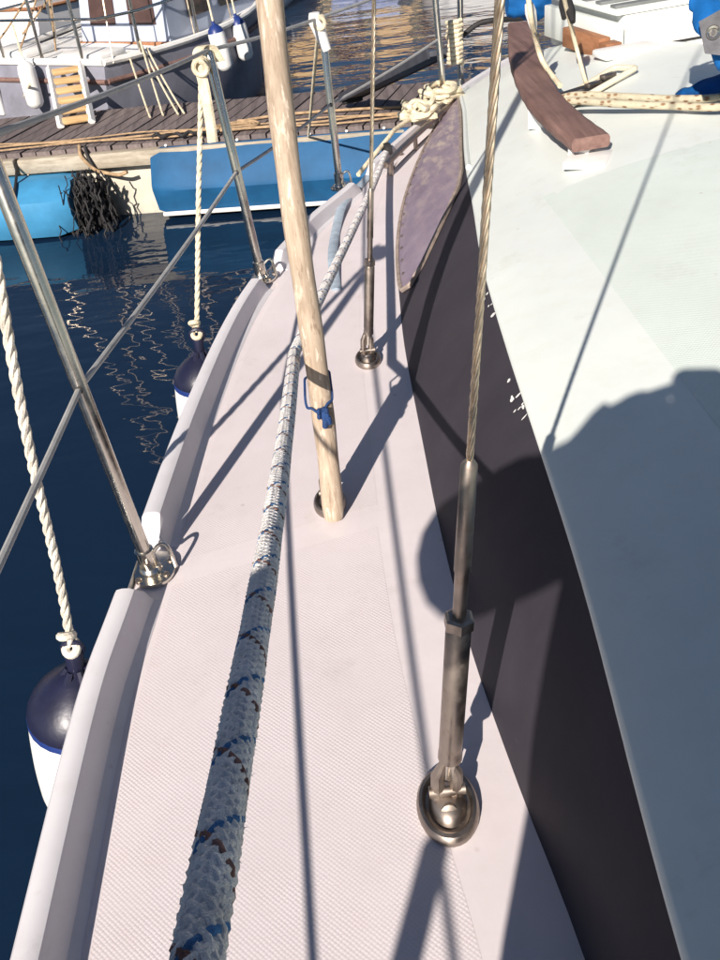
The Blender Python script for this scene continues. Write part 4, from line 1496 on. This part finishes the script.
# ladder
lad = thing('boarding_ladder', (-1.4424, 6.0063, -0.3500), 'white-sided boarding ladder with orange wooden treads leaning on the small boat stern', 'ladder')
l0, l1 = V(*(-1.5217, 5.9578, -0.3400)), V(*(-1.6646, 6.6200, -0.1224))
r0_, r1_ = V(*(-1.3393, 5.9879, -0.3400)), V(*(-1.4615, 6.6200, -0.1154))
for a_, b_ in ((l0, l1), (r0_, r1_)):
    d = (b_ - a_)
    MB().tube([a_, b_], .022, 4).build('stringer', M['white'], lad, smooth=0)
for k in range(6):
    f = .08 + k * .165
    a_, b_ = lerp(l0, l1, f), lerp(r0_, r1_, f)
    d = (b_ - a_)
    ex_ = d.normalized()
    up_ = (l1 - l0).normalized()
    nz_ = ex_.cross(up_).normalized()
    MB().box((a_ + b_) / 2, (d.length - .03, .058, .02), rot=Matrix((ex_, up_, nz_)).transposed(), bev=.004).build('tread', orange, lad)
# fenders hung on that boat
for (px, lab, top) in (((-1.8461, 6.7500, -0.0906), 'white fender at the left corner of the small boat stern', M['white_vinyl']), ((-0.6028, 7.0000, -0.0538), 'blue-topped white fender on the right quarter of the small boat, nearer of two', M['blue_line']), ((-0.4800, 7.5000, -0.0948), 'blue-topped white fender on the right quarter of the small boat, farther of two', M['blue_line'])):
    px = V(*px)
    f = thing('boat_fender', px, lab, 'fender', 'fenders on the small boat')
    MB().lathe([(.016, -.29), (.04, -.28), (.056, -.255), (.058, -.17), (.058, -.06), (.055, -.04)], px, (-.12 if top is M['blue_line'] else 0, 0, 1), 18).build('white_body', M['white_vinyl'], f)
    MB().lathe([(.055, -.04), (.048, -.018), (.03, 0), (.013, .012), (.011, .03)], px, (-.12 if top is M['blue_line'] else 0, 0, 1), 18).build('fender_top', top, f)
    MB().tube([px, px + V(-.02, .05, .22)], .007, 6).build('hanger', M['cream_rope'], f)
# her stern lines down to the pontoon
for ln, (p0, p1) in enumerate((((-1.1655, 6.7500, -0.1070), (-0.9813, 5.9346, -0.3400)), ((-1.0718, 6.7500, -0.0449), (-0.9041, 5.9447, -0.3400)), ((-1.0673, 6.7500, -0.0816), (-0.8118, 5.9237, -0.3400)), ((-1.0380, 6.7500, -0.0971), (-0.7762, 5.9302, -0.3400)))):
    p0, p1 = V(*p0), V(*p1)
    mb = MB().tube(sag(p0, p1, .02, 8), .0065, 7)
    tag(mb.build('stern_line', M['cream_rope']), ['leftmost', 'second from left', 'third from left', 'rightmost'][ln] + ' of four taut pale stern lines from the small boat to the pontoon', 'rope', 'stern lines of the small boat')
rope_thing('stern_line', [(-1.8068, 6.6000, -0.1995), (-2.2648, 7.5815, -0.6000), (-2.3989, 7.5357, -0.7200)], .009, M['cream_rope'], 'pale line from the left corner of the small boat stern into the water')
# boats further off
small_boat('moored_boat', (-5.3, 10.6), R(75), 5.2, 1.9, .75, navyhull, M['white'], 'navy blue boat at the top left corner of the harbour', (.15, .7, 1.2, .5, navyhull, 0, brownwin), 6.5, M['white'])
small_boat('moored_boat', (-3.0, 10.1), R(30), 4.6, 1.7, .72, M['hull'], M['white'], 'white boat with rust red cabin behind the small grey-blue boat', (.25, .65, .9, .5, rustcab, .1, brownwin), 6.0, M['teak_raw'])
small_boat('moored_boat', (-.62, 12.3), R(8), 4.0, 1.2, .32, M['hull'], M['white'], 'white hull seen at the top edge beyond the wooden pole', None, 0, None)
small_boat('moored_boat', (.80, 13.2), R(12), 4.0, 1.1, .28, worn('bright_blue_hull', (.02, .07, .26), .4, var=.2, scale=5), M['white'], 'blue hull seen at the top edge right of the white hull', None, 0, None)
for (x, y, lab) in ((2.6, 15.0, 'white hull moored beyond the bow, nearer of two'), (4.6, 15.6, 'white hull moored beyond the bow, farther of two')):
    small_boat('moored_boat', (x, y), R(6), 6.0, 1.7, .85, M['hull'], M['white'], lab, (.3, .7, 1.1, .45, M['white'], 0, brownwin), 7.5, None)

# ------------------------------------------------------------------ quay and the building mirrored in the water
mb = MB().box((0, 41, -1.0), (120, 20, 2.4))
o = mb.build('quay', worn('quay_stone', (.42, .36, .28), .9, var=.25, scale=1.5, bump=.4, bscale=6), smooth=0)
o['kind'] = 'structure'
bld = thing('quay_building', (0, 36, .2), 'long beige building on the quay mirrored in the far water', 'building')
facade = worn('beige_render', (.74, .52, .29), .9, var=.18, scale=1.2, bump=.3, bscale=9, dirt=((.5, .34, .18), .6))
MB().box((0, 38, 2.35), (70, 6, 4.3)).build('wall', facade, bld, smooth=0)
MB().box((0, 37.9, 4.58), (70.6, 6.6, .16), bev=.02).build('roof', rustcab, bld, smooth=0)
shut = worn('green_shutter', (.10, .11, .09), .6, var=.2)
for i in range(22):
    for z in (1.35, 3.3):
        x = -31.5 + i * 3.0
        w_ = MB().box((x, 34.98, z), (.95, .10, 1.3)).build('window', brownwin, bld, smooth=0)
        for s_ in (-1, 1):
            MB().box((x + s_ * .72, 34.95, z), (.44, .06, 1.34)).build('shutter', shut, w_, smooth=0)

# ------------------------------------------------------------------ the person holding the phone (only the shadow is in the picture)
def skinned(name, nodes, edges, mat, parent=None, root=0, sub=2):
    names = list(nodes)
    me = bpy.data.meshes.new(name)
    me.from_pydata([nodes[k][0] for k in names], [(names.index(a), names.index(b)) for a, b in edges], [])
    me.materials.append(mat)
    o = link(name, me, parent)
    sk = o.modifiers.new('skin', 'SKIN')
    sk.use_smooth_shade = True
    for i, k in enumerate(names):
        r = nodes[k][1]
        me.skin_vertices[0].data[i].radius = r if isinstance(r, tuple) else (r, r)
    me.skin_vertices[0].data[root].use_root = True
    sd = o.modifiers.new('smooth', 'SUBSURF')
    sd.levels = sub
    sd.render_levels = sub
    return o
skin_m = worn('skin', (.50, .29, .20), .5, var=.12, scale=20, bump=.1, bscale=200)
jac_m = worn('dark_jacket', (.03, .04, .07), .85, var=.25, scale=15, bump=.4, bscale=120)
tro_m = worn('grey_trousers', (.10, .10, .11), .9, var=.25, scale=15, bump=.4, bscale=120)
person = thing('person', (-.04, -.45, 0), 'person in dark jacket kneeling on the side deck, whose shadow falls on the coachroof', 'person')
B = {
 'pelvis': ((-.055, -.27, .47), (.13, .10)), 'waist': ((-.055, -.26, .66), (.12, .09)), 'chest': ((-.05, -.24, .92), (.15, .10)), 'neck0': ((.02, -.25, 1.11), .055), 'neck': ((.05, -.25, 1.16), .05),
 'jaw': ((.075, -.235, 1.205), .066), 'head': ((.085, -.24, 1.275), (.076, .09)), 'crown': ((.088, -.245, 1.33), (.06, .07)),
 'shl': ((-.215, -.25, 1.04), .056), 'ell': ((-.375, -.03, .755), .042), 'wrl': ((-.165, -.035, .935), .03),
 'shr': ((.125, -.25, 1.04), .056), 'elr': ((.20, -.08, .74), .042), 'wrr': ((.02, -.015, .735), .027),
 'hpl': ((-.14, -.27, .43), .085), 'knl': ((-.16, -.20, .075), .055), 'anl': ((-.15, -.60, .055), .035), 'tol': ((-.15, -.70, .02), .028),
 'hpr': ((.04, -.27, .43), .085), 'knr': ((.06, -.20, .075), .055), 'anr': ((.05, -.60, .055), .035), 'tor': ((.05, -.70, .02), .028)}
E_ = [('pelvis', 'waist'), ('waist', 'chest'), ('chest', 'neck0'), ('neck0', 'neck'), ('neck', 'jaw'), ('jaw', 'head'), ('head', 'crown'), ('chest', 'shl'), ('shl', 'ell'), ('ell', 'wrl'), ('chest', 'shr'), ('shr', 'elr'), ('elr', 'wrr'),
      ('pelvis', 'hpl'), ('hpl', 'knl'), ('knl', 'anl'), ('anl', 'tol'), ('pelvis', 'hpr'), ('hpr', 'knr'), ('knr', 'anr'), ('anr', 'tor')]
# left hand: palm and five fingers closed on the phone's edge; right hand: closed on the rope
def hand_nodes(tag_, wrist, palm, tips, thumb):
    B[tag_ + 'p'] = (palm, (.036, .024))
    E_.append((wrist, tag_ + 'p'))
    for i, (k1, t1) in enumerate(tips):
        B[tag_ + 'f%da' % i] = (k1, .0115 if tag_ == 'l' else .0095)
        B[tag_ + 'f%db' % i] = (t1, .0105 if tag_ == 'l' else .0085)
        E_.append((tag_ + 'p', tag_ + 'f%da' % i))
        E_.append((tag_ + 'f%da' % i, tag_ + 'f%db' % i))
    B[tag_ + 'ta'] = (thumb[0], .011)
    B[tag_ + 'tb'] = (thumb[1], .0095)
    E_.append((tag_ + 'p', tag_ + 'ta'))
    E_.append((tag_ + 'ta', tag_ + 'tb'))
hand_nodes('l', 'wrl', (-.118, -.03, .968), [((-.108, -.016, 1.004), (-.066, -.014, 1.012)), ((-.080, -.010, 1.0), (-.018, -.010, 1.016)), ((-.078, -.010, .980), (-.028, -.010, .990)), ((-.082, -.012, .958), (-.036, -.012, .966))], ((-.145, -.02, .992), (-.128, -.020, 1.006)))
hand_nodes('r', 'wrr', (-.035, -.005, .745), [((-.075, -.02, .738), (-.095, -.005, .752)), ((-.075, .0, .735), (-.096, .012, .750)), ((-.072, .018, .738), (-.092, .026, .755)), ((-.068, .034, .742), (-.086, .038, .758))], ((-.045, -.01, .775), (-.075, .0, .787)))
body = skinned('body', B, E_, skin_m, person, 0, 2)
J = {'hem': ((-.055, -.275, .34), (.19, .13)), 'waist': ((-.055, -.27, .48), (.21, .125)), 'mid': ((-.055, -.26, .66), (.215, .12)), 'chest': ((-.05, -.24, .92), (.175, .125)), 'collar': ((.02, -.25, 1.09), .08), 'shl': ((-.215, -.25, 1.03), .085), 'ul': ((-.29, -.15, .90), .088), 'ell': ((-.398, -.03, .745), .102), 'fl': ((-.265, -.035, .85), .075), 'wrl': ((-.185, -.035, .92), .055),
     'shr': ((.125, -.25, 1.03), .085), 'elr': ((.20, -.08, .74), .065), 'wrr': ((.045, -.025, .733), .042)}
skinned('jacket', J, [('hem', 'waist'), ('waist', 'mid'), ('mid', 'chest'), ('chest', 'collar'), ('chest', 'shl'), ('shl', 'ul'), ('ul', 'ell'), ('ell', 'fl'), ('fl', 'wrl'), ('chest', 'shr'), ('shr', 'elr'), ('elr', 'wrr')], jac_m, person)
Tn = {'pelvis': ((-.055, -.275, .42), (.11, .10)), 'hpl': ((-.13, -.27, .36), .085), 'knl': ((-.16, -.20, .085), .072), 'anl': ((-.15, -.56, .065), .055), 'hpr': ((.03, -.27, .36), .085), 'knr': ((.06, -.20, .085), .072), 'anr': ((.05, -.56, .065), .055)}
skinned('trousers', Tn, [('pelvis', 'hpl'), ('hpl', 'knl'), ('knl', 'anl'), ('pelvis', 'hpr'), ('hpr', 'knr'), ('knr', 'anr')], tro_m, person)
mb = MB()
mb.lathe([(.098, 0), (.100, .03), (.092, .065), (.065, .092), (.02, .104)], (.087, -.255, 1.275), (0, -.28, 1), 18, sx=.86, sy=1.0)
mb.build('hair', worn('dark_hair', (.03, .02, .015), .7, var=.3, scale=40, bump=.6, bscale=90), person)
for s_ in (-1, 1):
    MB().lathe([(.004, 0), (.010, .004), (.009, .01)], (.085 + s_ * .030, -.172, 1.28), (0, 1, 0), 10).build('eye', M['dark'], person)
    MB().lathe([(.008, -.02), (.017, -.008), (.017, .012), (.008, .022)], (.085 + s_ * .078, -.25, 1.265), (0, 0, 1), 10, sx=.5).build('ear', skin_m, person)
MB().tube([(.085, -.168, 1.285), (.085, -.148, 1.255), (.085, -.165, 1.248)], [.008, .014, .010], 8).build('nose', skin_m, person)
MB().tube([(.063, -.165, 1.218), (.085, -.157, 1.216), (.107, -.165, 1.218)], [.003, .006, .003], 6).build('mouth', worn('lips', (.42, .18, .15), .5), person)
ph = thing('phone', (0, 0, EYE), 'black phone held up by the kneeling person', 'phone')
rp = Matrix((cr, cu, -fwd)).transposed()
pcen = V(0, 0, EYE) - fwd * .016 - cu * .026 + cr * .006
poly = []
for (cx, cy, a0) in ((.020, .040, 0), (-.020, .040, 90), (-.020, -.040, 180), (.020, -.040, 270)):
    for k in range(6):
        w = R(a0 + k * 18)
        poly.append(pcen + cr * (cx + .018 * math.cos(w)) + cu * (cy + .018 * math.sin(w)))
n = len(poly)
MB().add([q - fwd * .006 for q in poly] + [q + fwd * .006 for q in poly], [tuple(range(n)), tuple(range(n, 2 * n))[::-1]] + [(i, (i + 1) % n, n + (i + 1) % n, n + i) for i in range(n)]).build('case', M['black_rubber'], ph)
MB().box(pcen - fwd * .0065, (.060, .09, .002), rot=rp).build('screen', M['dark'], ph)
MB().lathe([(.009, 0), (.009, .003), (.006, .004)], V(0, 0, EYE) - fwd * .0095, fwd, 16).build('lens_ring', M['steel'], ph)
